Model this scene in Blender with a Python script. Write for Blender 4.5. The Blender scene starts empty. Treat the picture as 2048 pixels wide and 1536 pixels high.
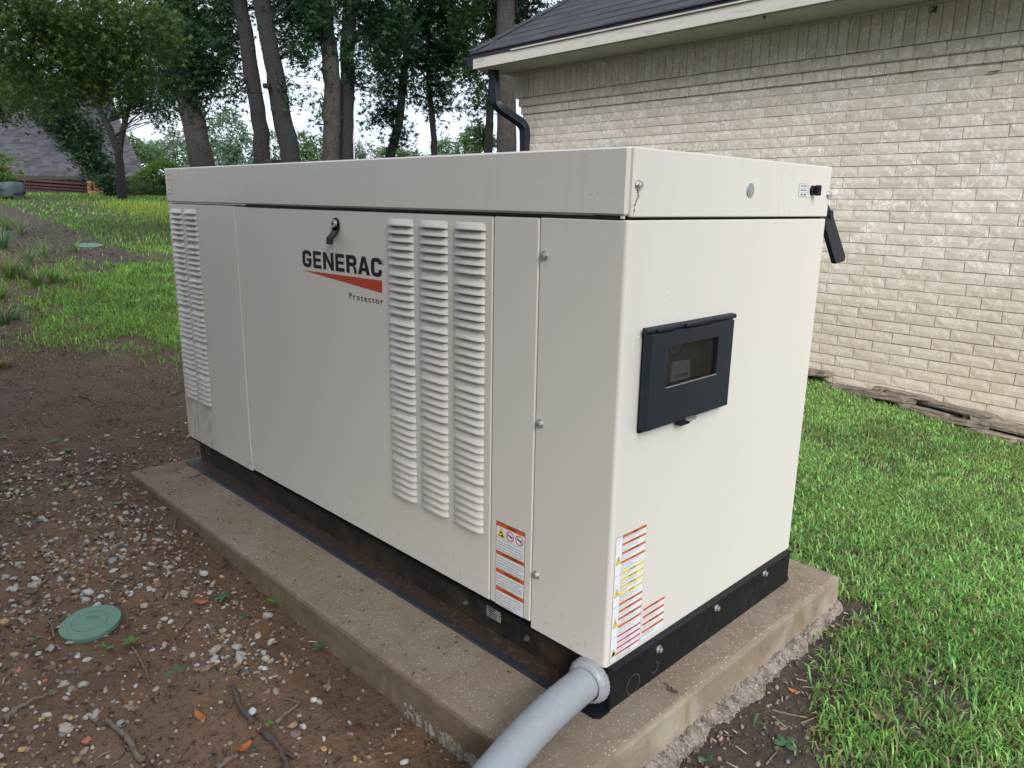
import bpy, math, random
import numpy as np
from mathutils import Matrix, Vector
rng = np.random.default_rng(7); random.seed(7)
SC = bpy.context.scene; COL = SC.collection
R = math.radians
# ------------------------------------------------------------------ camera
CAM = np.array([0.9130894, -1.2228863, 1.0310167])
CR = np.array([0.70218, 0.711809, 0.016463]); CU = np.array([-0.17932, 0.154423, 0.971595]); CF = np.array([-0.689048, 0.685187, -0.236075])
FP = 1500.853
cd = bpy.data.cameras.new('camera'); cam = bpy.data.objects.new('camera', cd); COL.objects.link(cam)
cd.sensor_width = 36; cd.lens = 36*FP/2048; cd.clip_start = .05; cd.clip_end = 2000
cam.matrix_world = Matrix(((CR[0], CU[0], -CF[0], CAM[0]), (CR[1], CU[1], -CF[1], CAM[1]), (CR[2], CU[2], -CF[2], CAM[2]), (0, 0, 0, 1)))
SC.camera = cam
# ------------------------------------------------------------------ light
SUN_EL, SUN_AZ = R(34), R(-38)          # azimuth measured from +X towards +Y
w = bpy.data.worlds.new('World'); SC.world = w; w.use_nodes = True
nt = w.node_tree; N = nt.nodes; L = nt.links
for n_ in list(N): N.remove(n_)
out = N.new('ShaderNodeOutputWorld'); bg = N.new('ShaderNodeBackground'); bg.inputs['Strength'].default_value = .11
sky = N.new('ShaderNodeTexSky'); sky.sky_type = 'NISHITA'; sky.sun_disc = False
sky.sun_elevation = SUN_EL; sky.sun_rotation = R(90)-SUN_AZ; sky.air_density = 1.0; sky.dust_density = 2.0
tc = N.new('ShaderNodeTexCoord'); mp = N.new('ShaderNodeMapping'); mp.inputs['Scale'].default_value = (1.2, 1.2, 3.6)
no = N.new('ShaderNodeTexNoise'); no.inputs['Scale'].default_value = 2.2; no.inputs['Detail'].default_value = 5; no.inputs['Roughness'].default_value = .52
cr = N.new('ShaderNodeValToRGB'); cr.color_ramp.elements[0].position = .34; cr.color_ramp.elements[1].position = .68
cr.color_ramp.elements[0].color = (2.7, 3.08, 3.7, 1); cr.color_ramp.elements[1].color = (3.55, 3.68, 3.9, 1)
mx = N.new('ShaderNodeMix'); mx.data_type = 'RGBA'; mx.inputs['Factor'].default_value = .9
L.new(tc.outputs['Generated'], mp.inputs['Vector']); L.new(mp.outputs[0], no.inputs['Vector']); L.new(no.outputs['Fac'], cr.inputs[0])
L.new(sky.outputs[0], mx.inputs['A']); L.new(cr.outputs[0], mx.inputs['B']); L.new(mx.outputs['Result'], bg.inputs['Color']); L.new(bg.outputs[0], out.inputs[0])
sl = bpy.data.lights.new('sun', 'SUN'); so = bpy.data.objects.new('sun', sl); COL.objects.link(so)
sl.energy = 1.5; sl.angle = R(30); sl.color = (.98, .99, 1.0)
tosun = Vector((math.cos(SUN_EL)*math.cos(SUN_AZ), math.cos(SUN_EL)*math.sin(SUN_AZ), math.sin(SUN_EL)))
so.rotation_euler = tosun.to_track_quat('Z', 'Y').to_euler()
SC.view_settings.view_transform = 'Standard'; SC.view_settings.look = 'None'; SC.view_settings.gamma = 1; SC.view_settings.exposure = 1.60
SC.view_settings.use_curve_mapping = False
SC.cycles.max_bounces = 6; SC.cycles.transparent_max_bounces = 12

# ------------------------------------------------------------------ helpers
def tag(o, label=None, cat=None, group=None, kind=None):
    if label: o['label'] = label
    if cat: o['category'] = cat
    if group: o['group'] = group
    if kind: o['kind'] = kind
    return o
def empty(name, loc=(0, 0, 0), rz=0, label=None, cat=None, group=None, kind=None):
    o = bpy.data.objects.new(name, None); COL.objects.link(o); o.location = loc; o.rotation_euler = (0, 0, rz); o.empty_display_size = .1
    return tag(o, label, cat, group, kind)
class MB:
    def __init__(s): s.v = []; s.f = []; s.m = []
    def add(s, vs, fs, m=0):
        b = len(s.v); s.v += [tuple(map(float, v)) for v in vs]; s.f += [tuple(b+i for i in f) for f in fs]; s.m += [m]*len(fs); return s
    def box(s, a, b, m=0, bev=0):
        x0, y0, z0 = a; x1, y1, z1 = b
        if bev <= 0:
            return s.add([(x0, y0, z0), (x1, y0, z0), (x1, y1, z0), (x0, y1, z0), (x0, y0, z1), (x1, y0, z1), (x1, y1, z1), (x0, y1, z1)],
                  [(0, 3, 2, 1), (4, 5, 6, 7), (0, 1, 5, 4), (1, 2, 6, 5), (2, 3, 7, 6), (3, 0, 4, 7)], m)
        # chamfered box: 24 verts
        V = []; idx = {}
        c = [(x0, x1), (y0, y1), (z0, z1)]
        for i in (0, 1):
            for j in (0, 1):
                for k in (0, 1):
                    for ax in range(3):
                        p = [c[0][i], c[1][j], c[2][k]]
                        for q in range(3):
                            if q != ax: p[q] += bev*(1 if (i, j, k)[q] == 0 else -1)
                        idx[(i, j, k, ax)] = len(V); V.append(p)
        F = []
        for ax in range(3):
            for sgn in (0, 1):
                o = [q for q in range(3) if q != ax]; ring = []
                for (a_, b_) in ((0, 0), (1, 0), (1, 1), (0, 1)):
                    t = [0, 0, 0]; t[ax] = sgn; t[o[0]] = a_; t[o[1]] = b_; ring.append(idx[tuple(t)+(ax,)])
                flip = (sgn == 0) ^ (ax == 1)
                F.append(tuple(ring[::-1] if flip else ring))
        for ax in range(3):
            o = [q for q in range(3) if q != ax]
            for a_ in (0, 1):
                for b_ in (0, 1):
                    t0 = [0, 0, 0]; t1 = [0, 0, 0]; t1[ax] = 1
                    t0[o[0]] = t1[o[0]] = a_; t0[o[1]] = t1[o[1]] = b_
                    F.append((idx[tuple(t0)+(o[0],)], idx[tuple(t1)+(o[0],)], idx[tuple(t1)+(o[1],)], idx[tuple(t0)+(o[1],)]))
        for i in (0, 1):
            for j in (0, 1):
                for k in (0, 1): F.append((idx[(i, j, k, 0)], idx[(i, j, k, 1)], idx[(i, j, k, 2)]))
        ctr = np.array([(x0+x1)/2, (y0+y1)/2, (z0+z1)/2]); G = []
        for f in F:
            P = np.array([V[i] for i in f], float); n = np.cross(P[1]-P[0], P[2]-P[0])
            G.append(f if n @ (P.mean(0)-ctr) > 0 else f[::-1])
        return s.add(V, G, m)
    def tube(s, pts, rad, seg=8, m=0, caps=True, twist=None):
        pts = [np.array(p, float) for p in pts]; n = len(pts)
        rad = [rad]*n if np.isscalar(rad) else list(rad); V = []; F = []
        up = np.array([0, 0, 1.])
        t0 = pts[1]-pts[0]; t0 /= np.linalg.norm(t0)
        a = np.cross(t0, up) if abs(t0 @ up) < .9 else np.cross(t0, np.array([1., 0, 0])); a /= np.linalg.norm(a)
        for i in range(n):
            t = pts[min(i+1, n-1)]-pts[max(i-1, 0)]; t /= np.linalg.norm(t)
            a = a-t*(a @ t); a /= np.linalg.norm(a); b = np.cross(t, a)
            for k in range(seg):
                an = 2*math.pi*k/seg; V.append(pts[i]+rad[i]*(a*math.cos(an)+b*math.sin(an)))
        for i in range(n-1):
            for k in range(seg):
                k2 = (k+1) % seg; F.append((i*seg+k, i*seg+k2, (i+1)*seg+k2, (i+1)*seg+k))
        if caps: F.append(tuple(range(seg))[::-1]); F.append(tuple((n-1)*seg+k for k in range(seg)))
        return s.add(V, F, m)
    def cyl(s, c, ax, r0, r1, h, seg=16, m=0):
        c = np.array(c, float); ax = np.array(ax, float); ax /= np.linalg.norm(ax)
        return s.tube([c, c+ax*h], [r0, r1], seg, m)
    def prism(s, poly, a0, a1, f, m=0):
        """poly of 2D points -> extruded between a0 and a1; f(u, v, a) gives the 3D point"""
        n = len(poly); V = [f(u, v, a0) for u, v in poly]+[f(u, v, a1) for u, v in poly]
        return s.add(V, [tuple(range(n))[::-1], tuple(range(n, 2*n))]+[(i, (i+1) % n, n+(i+1) % n, n+i) for i in range(n)], m)
    def build(s, name, mats, parent=None, smooth=False, cat=None, label=None, group=None, kind=None):
        me = bpy.data.meshes.new(name); me.from_pydata(s.v, [], s.f)
        for m in (mats if isinstance(mats, (list, tuple)) else [mats]): me.materials.append(m)
        if any(s.m): me.polygons.foreach_set('material_index', s.m)
        if smooth: me.polygons.foreach_set('use_smooth', [True]*len(me.polygons))
        me.update(); return link(name, me, parent, label, cat, group, kind)
def link(name, me, parent=None, label=None, cat=None, group=None, kind=None):
    o = bpy.data.objects.new(name, me); COL.objects.link(o)
    if parent is not None: o.parent = parent
    return tag(o, label, cat, group, kind)
def fixn(o):
    import bmesh
    b = bmesh.new(); b.from_mesh(o.data); bmesh.ops.recalc_face_normals(b, faces=b.faces); b.to_mesh(o.data); b.free(); return o
def npmesh(name, V, Fc, mats, parent=None, col=None, smooth=False, mi=None, **kw):
    """V (n,3); Fc (m,k) uniform polygons; col (n,3) optional vertex colour"""
    V = np.asarray(V, np.float32); Fc = np.asarray(Fc, np.int32); m_, k = Fc.shape
    me = bpy.data.meshes.new(name); me.vertices.add(len(V)); me.vertices.foreach_set('co', V.ravel())
    me.loops.add(m_*k); me.loops.foreach_set('vertex_index', Fc.ravel())
    me.polygons.add(m_); me.polygons.foreach_set('loop_start', np.arange(0, m_*k, k, dtype=np.int32))
    try: me.polygons.foreach_set('loop_total', np.full(m_, k, np.int32))
    except Exception: pass
    for mm in (mats if isinstance(mats, (list, tuple)) else [mats]): me.materials.append(mm)
    if mi is not None: me.polygons.foreach_set('material_index', np.asarray(mi, np.int32))
    if smooth: me.polygons.foreach_set('use_smooth', np.ones(m_, bool))
    me.update(calc_edges=True)
    if col is not None:
        a = me.color_attributes.new('tint', 'FLOAT_COLOR', 'POINT'); c4 = np.ones((len(V), 4), np.float32); c4[:, :3] = col; a.data.foreach_set('color', c4.ravel())
    return link(name, me, parent, **kw)
def at(px, py, depth):
    return CAM+depth*(CF+(px-1024)/FP*CR-(py-768)/FP*CU)
def raydir(px, py): return CF+(px-1024)/FP*CR-(py-768)/FP*CU

# ------------------------------------------------------------------ materials
def mat(name, base=(.5, .5, .5), rough=.6, metal=0., spec=.5, noise=None, bump=None, coords='pos', extra=None, trans=0, rnd=0):
    """noise: list of (scale, detail, (colour), lo, hi, amount[, stretch])"""
    m = bpy.data.materials.new(name); m.use_nodes = True; t = m.node_tree; nn = t.nodes; ll = t.links
    b = nn['Principled BSDF']; b.inputs['Roughness'].default_value = rough; b.inputs['Metallic'].default_value = metal
    if 'Specular IOR Level' in b.inputs: b.inputs['Specular IOR Level'].default_value = spec
    geo = nn.new('ShaderNodeNewGeometry'); tcn = nn.new('ShaderNodeTexCoord')
    vec = geo.outputs['Position'] if coords == 'pos' else tcn.outputs['Object']
    c = nn.new('ShaderNodeRGB'); c.outputs[0].default_value = (*base, 1); cur = c.outputs[0]
    if coords == 'tint':
        a = nn.new('ShaderNodeVertexColor'); a.layer_name = 'tint'; cur = a.outputs[0]; vec = geo.outputs['Position']
    for q in (noise or []):
        sc_, det, colr, lo, hi, amt = q[:6]
        v2 = vec
        if len(q) > 6:
            mpn = nn.new('ShaderNodeMapping'); mpn.inputs['Scale'].default_value = q[6]; ll.new(vec, mpn.inputs[0]); v2 = mpn.outputs[0]
        nz = nn.new('ShaderNodeTexNoise'); nz.inputs['Scale'].default_value = sc_; nz.inputs['Detail'].default_value = det; ll.new(v2, nz.inputs['Vector'])
        mr = nn.new('ShaderNodeMapRange'); mr.inputs['From Min'].default_value = lo; mr.inputs['From Max'].default_value = hi; mr.inputs['To Max'].default_value = amt
        ll.new(nz.outputs['Fac'], mr.inputs[0])
        mm = nn.new('ShaderNodeMix'); mm.data_type = 'RGBA'; mm.inputs['B'].default_value = (*colr, 1)
        ll.new(mr.outputs[0], mm.inputs['Factor']); ll.new(cur, mm.inputs['A']); cur = mm.outputs['Result']
    if rnd:
        oi = nn.new('ShaderNodeObjectInfo'); ad = nn.new('ShaderNodeMath'); ad.operation = 'ADD'
        ll.new(oi.outputs['Random'], ad.inputs[0]); ll.new(geo.outputs['Random Per Island'], ad.inputs[1])
        fr = nn.new('ShaderNodeMath'); fr.operation = 'FRACT'; ll.new(ad.outputs[0], fr.inputs[0])
        mr = nn.new('ShaderNodeMapRange'); mr.inputs['To Min'].default_value = 1-rnd; mr.inputs['To Max'].default_value = 1+rnd; ll.new(fr.outputs[0], mr.inputs[0])
        hs = nn.new('ShaderNodeHueSaturation'); ll.new(mr.outputs[0], hs.inputs['Value']); ll.new(cur, hs.inputs['Color']); cur = hs.outputs[0]
        mh = nn.new('ShaderNodeMapRange'); mh.inputs['To Min'].default_value = .5-rnd*.06; mh.inputs['To Max'].default_value = .5+rnd*.06
        f2 = nn.new('ShaderNodeMath'); f2.operation = 'MULTIPLY'; f2.inputs[1].default_value = 7.13; ll.new(fr.outputs[0], f2.inputs[0])
        f3 = nn.new('ShaderNodeMath'); f3.operation = 'FRACT'; ll.new(f2.outputs[0], f3.inputs[0]); ll.new(f3.outputs[0], mh.inputs[0]); ll.new(mh.outputs[0], hs.inputs['Hue'])
    if extra: cur = extra(nn, ll, vec, cur, b, geo)
    ll.new(cur, b.inputs['Base Color'])
    if bump:
        last = None
        for (sc_, det, st, dist) in (bump if isinstance(bump, list) else [bump]):
            nz = nn.new('ShaderNodeTexNoise'); nz.inputs['Scale'].default_value = sc_; nz.inputs['Detail'].default_value = det; ll.new(vec, nz.inputs['Vector'])
            bp = nn.new('ShaderNodeBump'); bp.inputs['Strength'].default_value = st; bp.inputs['Distance'].default_value = dist; ll.new(nz.outputs['Fac'], bp.inputs['Height'])
            if last: ll.new(last, bp.inputs['Normal'])
            last = bp.outputs[0]
        ll.new(last, b.inputs['Normal'])
    if trans:
        o = nn['Material Output']; tr = nn.new('ShaderNodeBsdfTranslucent'); ms = nn.new('ShaderNodeMixShader'); ms.inputs[0].default_value = trans
        hs = nn.new('ShaderNodeHueSaturation'); hs.inputs['Value'].default_value = 1.9; hs.inputs['Hue'].default_value = .48; ll.new(cur, hs.inputs['Color']); ll.new(hs.outputs[0], tr.inputs[0])
        ll.new(b.outputs[0], ms.inputs[1]); ll.new(tr.outputs[0], ms.inputs[2]); ll.new(ms.outputs[0], o.inputs[0])
    return m
def zmask(nn, ll, geo, axis, lo, hi):
    sp = nn.new('ShaderNodeSeparateXYZ'); ll.new(geo.outputs['Position'], sp.inputs[0])
    mr = nn.new('ShaderNodeMapRange'); mr.inputs['From Min'].default_value = lo; mr.inputs['From Max'].default_value = hi; mr.clamp = True
    ll.new(sp.outputs[axis], mr.inputs[0]); return mr.outputs[0]
def mul(nn, ll, a, b_):
    m = nn.new('ShaderNodeMath'); m.operation = 'MULTIPLY'; ll.new(a, m.inputs[0])
    if isinstance(b_, (int, float)): m.inputs[1].default_value = b_
    else: ll.new(b_, m.inputs[1])
    return m.outputs[0]
def mixc(nn, ll, fac, a, colr):
    mm = nn.new('ShaderNodeMix'); mm.data_type = 'RGBA'; ll.new(fac, mm.inputs['Factor']); ll.new(a, mm.inputs['A']); mm.inputs['B'].default_value = (*colr, 1); return mm.outputs['Result']
def nz_(nn, ll, vec, scale, det, lo, hi, stretch=None):
    if stretch:
        mpn = nn.new('ShaderNodeMapping'); mpn.inputs['Scale'].default_value = stretch; ll.new(vec, mpn.inputs[0]); vec = mpn.outputs[0]
    nz = nn.new('ShaderNodeTexNoise'); nz.inputs['Scale'].default_value = scale; nz.inputs['Detail'].default_value = det; ll.new(vec, nz.inputs['Vector'])
    mr = nn.new('ShaderNodeMapRange'); mr.inputs['From Min'].default_value = lo; mr.inputs['From Max'].default_value = hi; ll.new(nz.outputs['Fac'], mr.inputs[0]); return mr.outputs[0]

def paint_extra(nn, ll, vec, cur, b, geo):
    # dust runs under the seam, soil splashes and algae near the bottom, tiny specks
    st = nz_(nn, ll, vec, 1, 4, .55, .75, (46, 46, 1.2)); top = zmask(nn, ll, geo, 2, .80, 1.0)
    cur = mixc(nn, ll, mul(nn, ll, mul(nn, ll, st, top), .13), cur, (.36, .33, .29))
    st2 = nz_(nn, ll, vec, 1, 3, .5, .8, (30, 30, .8))
    cur = mixc(nn, ll, mul(nn, ll, st2, .035), cur, (.42, .40, .36))
    sp = nz_(nn, ll, vec, 160, 2, .735, .76); cur = mixc(nn, ll, mul(nn, ll, sp, .7), cur, (.16, .12, .08))
    low = zmask(nn, ll, geo, 2, .2, -.02); sn = nz_(nn, ll, vec, 90, 3, .60, .70, (1, 1, .5))
    ysd = zmask(nn, ll, geo, 1, .03, .005); cur = mixc(nn, ll, mul(nn, ll, mul(nn, ll, mul(nn, ll, low, sn), ysd), .35), cur, (.22, .17, .11))
    xl = zmask(nn, ll, geo, 0, -2.0, -2.1); xz = zmask(nn, ll, geo, 2, .30, .12); al = nz_(nn, ll, vec, 1, 6, .40, .72, (48, 48, 16))
    cur = mixc(nn, ll, mul(nn, ll, mul(nn, ll, mul(nn, ll, xl, xz), al), .6), cur, (.25, .19, .11))
    return cur
M = {}
PAINT = (.69, .644, .578)
M['paint'] = mat('beige_powder_coat', PAINT, .38, spec=.4, bump=[(420, 2, .05, .001), (2.2, 2, .12, .02)], extra=paint_extra)
M['paint_clean'] = mat('beige_paint_louver', PAINT, .36, bump=(420, 2, .04, .001))
M['black'] = mat('black_paint', (.007, .008, .010), .5, spec=.25, noise=[(40, 4, (.05, .045, .04), .55, .8, .4)], bump=(300, 2, .06, .001))
M['void'] = mat('dark_inside', (.004, .004, .004), .9)
M['plastic_black'] = mat('black_plastic', (.008, .008, .009), .5, spec=.3)
M['charcoal'] = mat('charcoal_paint', (.014, .019, .027), .45, spec=.3, noise=[(9, 4, (.06, .07, .085), .60, .82, .6)], bump=(500, 2, .05, .001))
M['steel'] = mat('zinc_bolt', (.55, .55, .54), .38, metal=.8, noise=[(300, 2, (.3, .28, .25), .5, .8, .6)])
M['dullsteel'] = mat('dull_bolt', (.12, .10, .08), .7, metal=.2)
M['rust'] = mat('rusty_dirty_black', (.012, .010, .009), .6, noise=[(14, 6, (.055, .035, .02), .42, .62, .8), (120, 4, (.10, .065, .04), .6, .72, .6)], bump=(90, 4, .3, .003))
def flange_extra(nn, ll, vec, cur, b, geo):
    yy = zmask(nn, ll, geo, 1, -.026, -.012); n1 = nz_(nn, ll, vec, 18, 5, .2, .42)
    cur = mixc(nn, ll, mul(nn, ll, yy, n1), cur, (.045, .028, .018)); n2 = nz_(nn, ll, vec, 60, 4, .52, .64)
    return mixc(nn, ll, mul(nn, ll, mul(nn, ll, yy, n2), .7), cur, (.11, .07, .042))
M['flange'] = mat('blue_black_flange', (.022, .028, .038), .5, noise=[(25, 5, (.09, .065, .045), .55, .68, .7)], bump=(90, 4, .3, .002), extra=flange_extra)
M['pvc'] = mat('grey_pvc', (.29, .31, .33), .42, noise=[(30, 4, (.27, .27, .27), .5, .7, .5), (1, 3, (.38, .40, .42), .5, .75, .35, (30, 110, 110)), (260, 2, (.13, .11, .08), .70, .73, .7)], bump=(150, 3, .12, .001))
M['pvc_nut'] = mat('grey_pvc_nut', (.31, .31, .325), .38)
M['white_label'] = mat('white_vinyl', (.78, .79, .80), .35, noise=[(30, 4, (.62, .61, .58), .5, .75, .5)])
M['grey_label'] = mat('faded_vinyl', (.34, .33, .31), .6, noise=[(60, 3, (.12, .11, .1), .5, .7, .6)])
M['ink'] = mat('black_ink', (.007, .009, .009), .55, spec=.3)
M['ink_soft'] = mat('grey_ink', (.13, .13, .13), .6)
M['orange'] = mat('orange_vinyl', (.62, .12, .022), .4)
M['logo_orange'] = mat('logo_orange', (.50, .055, .012), .4)
M['yellow'] = mat('yellow_vinyl', (.80, .62, .05), .4)
M['red'] = mat('red_vinyl', (.55, .02, .05), .4)
M['screen'] = mat('dim_lcd', (.05, .12, .10), .3)
M['panelgrey'] = mat('controller_grey', (.30, .30, .31), .5)
def glass():
    m = bpy.data.materials.new('window_pane'); m.use_nodes = True; nn = m.node_tree.nodes; ll = m.node_tree.links
    b = nn['Principled BSDF']; b.inputs['Base Color'].default_value = (.02, .02, .02, 1); b.inputs['Roughness'].default_value = .04; b.inputs['Specular IOR Level'].default_value = 1.0; b.inputs['IOR'].default_value = 1.5
    tr = nn.new('ShaderNodeBsdfTransparent'); tr.inputs[0].default_value = (.8, .8, .8, 1); ms = nn.new('ShaderNodeMixShader'); ms.inputs[0].default_value = .7
    ll.new(b.outputs[0], ms.inputs[1]); ll.new(tr.outputs[0], ms.inputs[2]); ll.new(ms.outputs[0], nn['Material Output'].inputs[0]); return m
M['glass'] = glass()
def conc_extra(nn, ll, vec, cur, b, geo):
    vo = nn.new('ShaderNodeTexVoronoi'); vo.inputs['Scale'].default_value = 120; ll.new(vec, vo.inputs['Vector'])
    mr = nn.new('ShaderNodeMapRange'); mr.inputs['From Min'].default_value = .30; mr.inputs['From Max'].default_value = .16; ll.new(vo.outputs['Distance'], mr.inputs[0])
    sep = nn.new('ShaderNodeSeparateColor'); ll.new(vo.outputs['Color'], sep.inputs[0])
    m2 = nn.new('ShaderNodeMapRange'); m2.inputs['From Min'].default_value = .45; m2.inputs['From Max'].default_value = .65; ll.new(sep.outputs[0], m2.inputs[0])
    up = nn.new('ShaderNodeSeparateXYZ'); ll.new(geo.outputs['True Normal'], up.inputs[0])
    m3 = nn.new('ShaderNodeMapRange'); m3.inputs['From Min'].default_value = .6; m3.inputs['From Max'].default_value = .9; ll.new(up.outputs[2], m3.inputs[0])
    cur = mixc(nn, ll, mul(nn, ll, mul(nn, ll, mul(nn, ll, mr.outputs[0], m2.outputs[0]), m3.outputs[0]), 1.0), cur, (.54, .47, .37))
    # soil washed over the far left end and up the side that faces the mulch bed
    xl = zmask(nn, ll, geo, 0, -1.9, -2.3); n1 = nz_(nn, ll, vec, 9, 5, .35, .55)
    cur = mixc(nn, ll, mul(nn, ll, mul(nn, ll, xl, n1), .85), cur, (.15, .088, .05))
    yl = zmask(nn, ll, geo, 1, -.24, -.256); n2 = nz_(nn, ll, vec, 24, 5, .2, .6)
    cur = mixc(nn, ll, mul(nn, ll, mul(nn, ll, yl, n2), .8), cur, (.115, .075, .038))
    yl2 = zmask(nn, ll, geo, 1, .3, -.1); cur = mixc(nn, ll, mul(nn, ll, yl2, .28), cur, (.17, .13, .085))
    xr = zmask(nn, ll, geo, 0, .100, .110); n3 = nz_(nn, ll, vec, 1, 4, .42, .60, (6, 6, 9)); cur = mixc(nn, ll, mul(nn, ll, mul(nn, ll, xr, n3), .75), cur, (.40, .345, .26)); n4 = nz_(nn, ll, vec, 1, 4, .55, .70, (14, 14, 5)); cur = mixc(nn, ll, mul(nn, ll, mul(nn, ll, xr, n4), .6), cur, (.20, .135, .065))
    pit = nz_(nn, ll, vec, 240, 2, .70, .73); cur = mixc(nn, ll, mul(nn, ll, pit, .8), cur, (.07, .05, .035))
    return cur
M['concrete'] = mat('exposed_concrete', (.235, .178, .122), .85, noise=[(5, 5, (.30, .255, .20), .45, .65, .7), (16, 5, (.16, .12, .08), .52, .7, .6), (80, 4, (.28, .23, .175), .5, .65, .5)], bump=[(260, 3, .5, .0025), (60, 3, .2, .004)], extra=conc_extra)
M['rough_conc'] = mat('broken_concrete', (.30, .25, .21), .95, noise=[(30, 6, (.13, .10, .075), .45, .62, .9), (110, 4, (.46, .42, .38), .56, .68, .8)], bump=[(110, 6, 1, .014), (35, 4, .6, .02)])
def brick_extra(nn, ll, vec, cur, b, geo):
    # white-wash smears and veins of old mortar
    nz = nn.new('ShaderNodeTexNoise'); nz.inputs['Scale'].default_value = 17; nz.inputs['Detail'].default_value = 3; nz.inputs['Distortion'].default_value = 1.3; ll.new(vec, nz.inputs['Vector'])
    s1 = nn.new('ShaderNodeMath'); s1.operation = 'SUBTRACT'; s1.inputs[1].default_value = .5; ll.new(nz.outputs['Fac'], s1.inputs[0])
    a1 = nn.new('ShaderNodeMath'); a1.operation = 'ABSOLUTE'; ll.new(s1.outputs[0], a1.inputs[0])
    mr = nn.new('ShaderNodeMapRange'); mr.inputs['From Min'].default_value = .045; mr.inputs['From Max'].default_value = .005; ll.new(a1.outputs[0], mr.inputs[0])
    brk = nz_(nn, ll, vec, 8, 3, .42, .62)
    cur = mixc(nn, ll, mul(nn, ll, mul(nn, ll, mr.outputs[0], brk), .75), cur, (.82, .78, .72))
    pt = nz_(nn, ll, vec, 170, 2, .69, .73); cur = mixc(nn, ll, mul(nn, ll, pt, .75), cur, (.16, .12, .09))
    low = zmask(nn, ll, geo, 2, .9, .1); cur = mixc(nn, ll, mul(nn, ll, low, .5), cur, (.47, .38, .265))
    return cur
M['brick'] = mat('whitewashed_brick', (.53, .465, .385), .9, noise=[(6, 4, (.59, .54, .47), .45, .65, .8), (26, 5, (.70, .655, .60), .53, .66, .7), (60, 3, (.44, .38, .31), .58, .7, .5)], rnd=.06, bump=[(45, 4, .30, .004), (200, 3, .2, .0015)], extra=brick_extra)
def mortar_extra(nn, ll, vec, cur, b, geo):
    low = zmask(nn, ll, geo, 2, .9, .2); n1 = nz_(nn, ll, vec, 3, 3, .3, .6)
    return mixc(nn, ll, mul(nn, ll, mul(nn, ll, low, n1), .85), cur, (.26, .165, .085))
M['mortar'] = mat('sandy_mortar', (.50, .44, .37), .95, noise=[(40, 3, (.33, .28, .22), .4, .7, .7)], bump=(200, 3, .4, .002), extra=mortar_extra)
M['trim'] = mat('weathered_trim_paint', (.47, .44, .385), .7, noise=[(1, 4, (.30, .28, .245), .55, .72, .7, (5, 5, 30)), (50, 3, (.24, .22, .19), .66, .75, .7)], bump=(60, 4, .15, .002))
M['soffit'] = mat('soffit_paint', (.40, .385, .34), .7, noise=[(3, 4, (.30, .29, .25), .45, .7, .6)])
M['drip'] = mat('dark_metal_edge', (.012, .016, .026), .4)
M['shingle'] = mat('charcoal_shingle', (.022, .025, .032), .9, noise=[(300, 2, (.045, .050, .060), .5, .7, .5), (7, 3, (.032, .036, .043), .4, .7, .6)], rnd=.2, bump=(350, 2, .5, .002))
M['gutter'] = mat('black_gutter', (.008, .011, .017), .4, spec=.35)
M['shingle_far'] = mat('purple_grey_shingle', (.038, .036, .043), .9, noise=[(1.2, 3, (.062, .059, .068), .4, .7, .6)], rnd=.38)
M['tanwall'] = mat('tan_brick_far', (.17, .125, .085), .9, noise=[(9, 3, (.2, .15, .1), .4, .7, .6)])
M['redwood'] = mat('red_stained_wood', (.034, .012, .010), .8, noise=[(1, 4, (.045, .016, .013), .4, .7, .7, (9, 9, 1))], rnd=.2)
M['pier_brick'] = mat('orange_brick', (.34, .13, .07), .9, noise=[(14, 3, (.42, .22, .14), .4, .7, .6)], rnd=.2)
M['rock_blue'] = mat('blue_grey_rock', (.065, .095, .105), .7, noise=[(6, 4, (.12, .15, .16), .5, .7, .6)])
M['flag'] = mat('brown_flagstone', (.19, .15, .115), .95, noise=[(9, 5, (.24, .19, .14), .45, .65, .8), (1, 5, (.07, .055, .045), .52, .66, .8, (8, 8, 60))], bump=[(20, 6, .7, .02)], rnd=.15)
M['bark'] = mat('grey_brown_bark', (.036, .030, .026), .95, noise=[(1, 5, (.022, .018, .015), .45, .62, .9, (22, 22, 5)), (6, 4, (.055, .048, .040), .55, .75, .5)], bump=[(24, 6, .9, .03)])
M['bark_dark'] = mat('dark_bark', (.014, .012, .011), .95, noise=[(1, 5, (.011, .009, .008), .45, .62, .9, (22, 22, 5))], bump=[(24, 6, .9, .03)])
def leafmat(name, c, rnd=.3, trans=.35, rough=.5): return mat(name, c, rough, spec=.3, trans=trans, rnd=rnd, noise=[(1.1, 3, tuple(x*.55 for x in c), .45, .65, .6)])
M['leaf'] = leafmat('sweetgum_leaf', (.045, .090, .028))
M['leaf_dark'] = leafmat('dark_leaf', (.024, .060, .026))
M['leaf_yel'] = leafmat('light_oak_leaf', (.060, .110, .026))
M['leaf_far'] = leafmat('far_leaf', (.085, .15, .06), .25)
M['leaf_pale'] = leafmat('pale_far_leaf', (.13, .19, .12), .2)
M['leaf_bright'] = leafmat('bright_bush_leaf', (.10, .20, .035), .25)
M['grass'] = mat('grass_blade', (.1, .2, .04), .45, spec=.35, coords='tint', trans=.35)
M['weed'] = mat('seedling_leaf', (.10, .24, .035), .45, trans=.3, rnd=.2)
M['weed_dark'] = mat('dark_seedling_leaf', (.065, .16, .075), .45, trans=.3, rnd=.2)
M['stone'] = mat('pebble', (.4, .35, .3), .8, coords='tint', noise=[(90, 3, (.16, .12, .09), .6, .75, .5)], bump=(160, 3, .4, .002))
M['litter'] = mat('mulch_bits', (.1, .07, .05), .9, coords='tint', bump=(120, 3, .3, .002))
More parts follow.
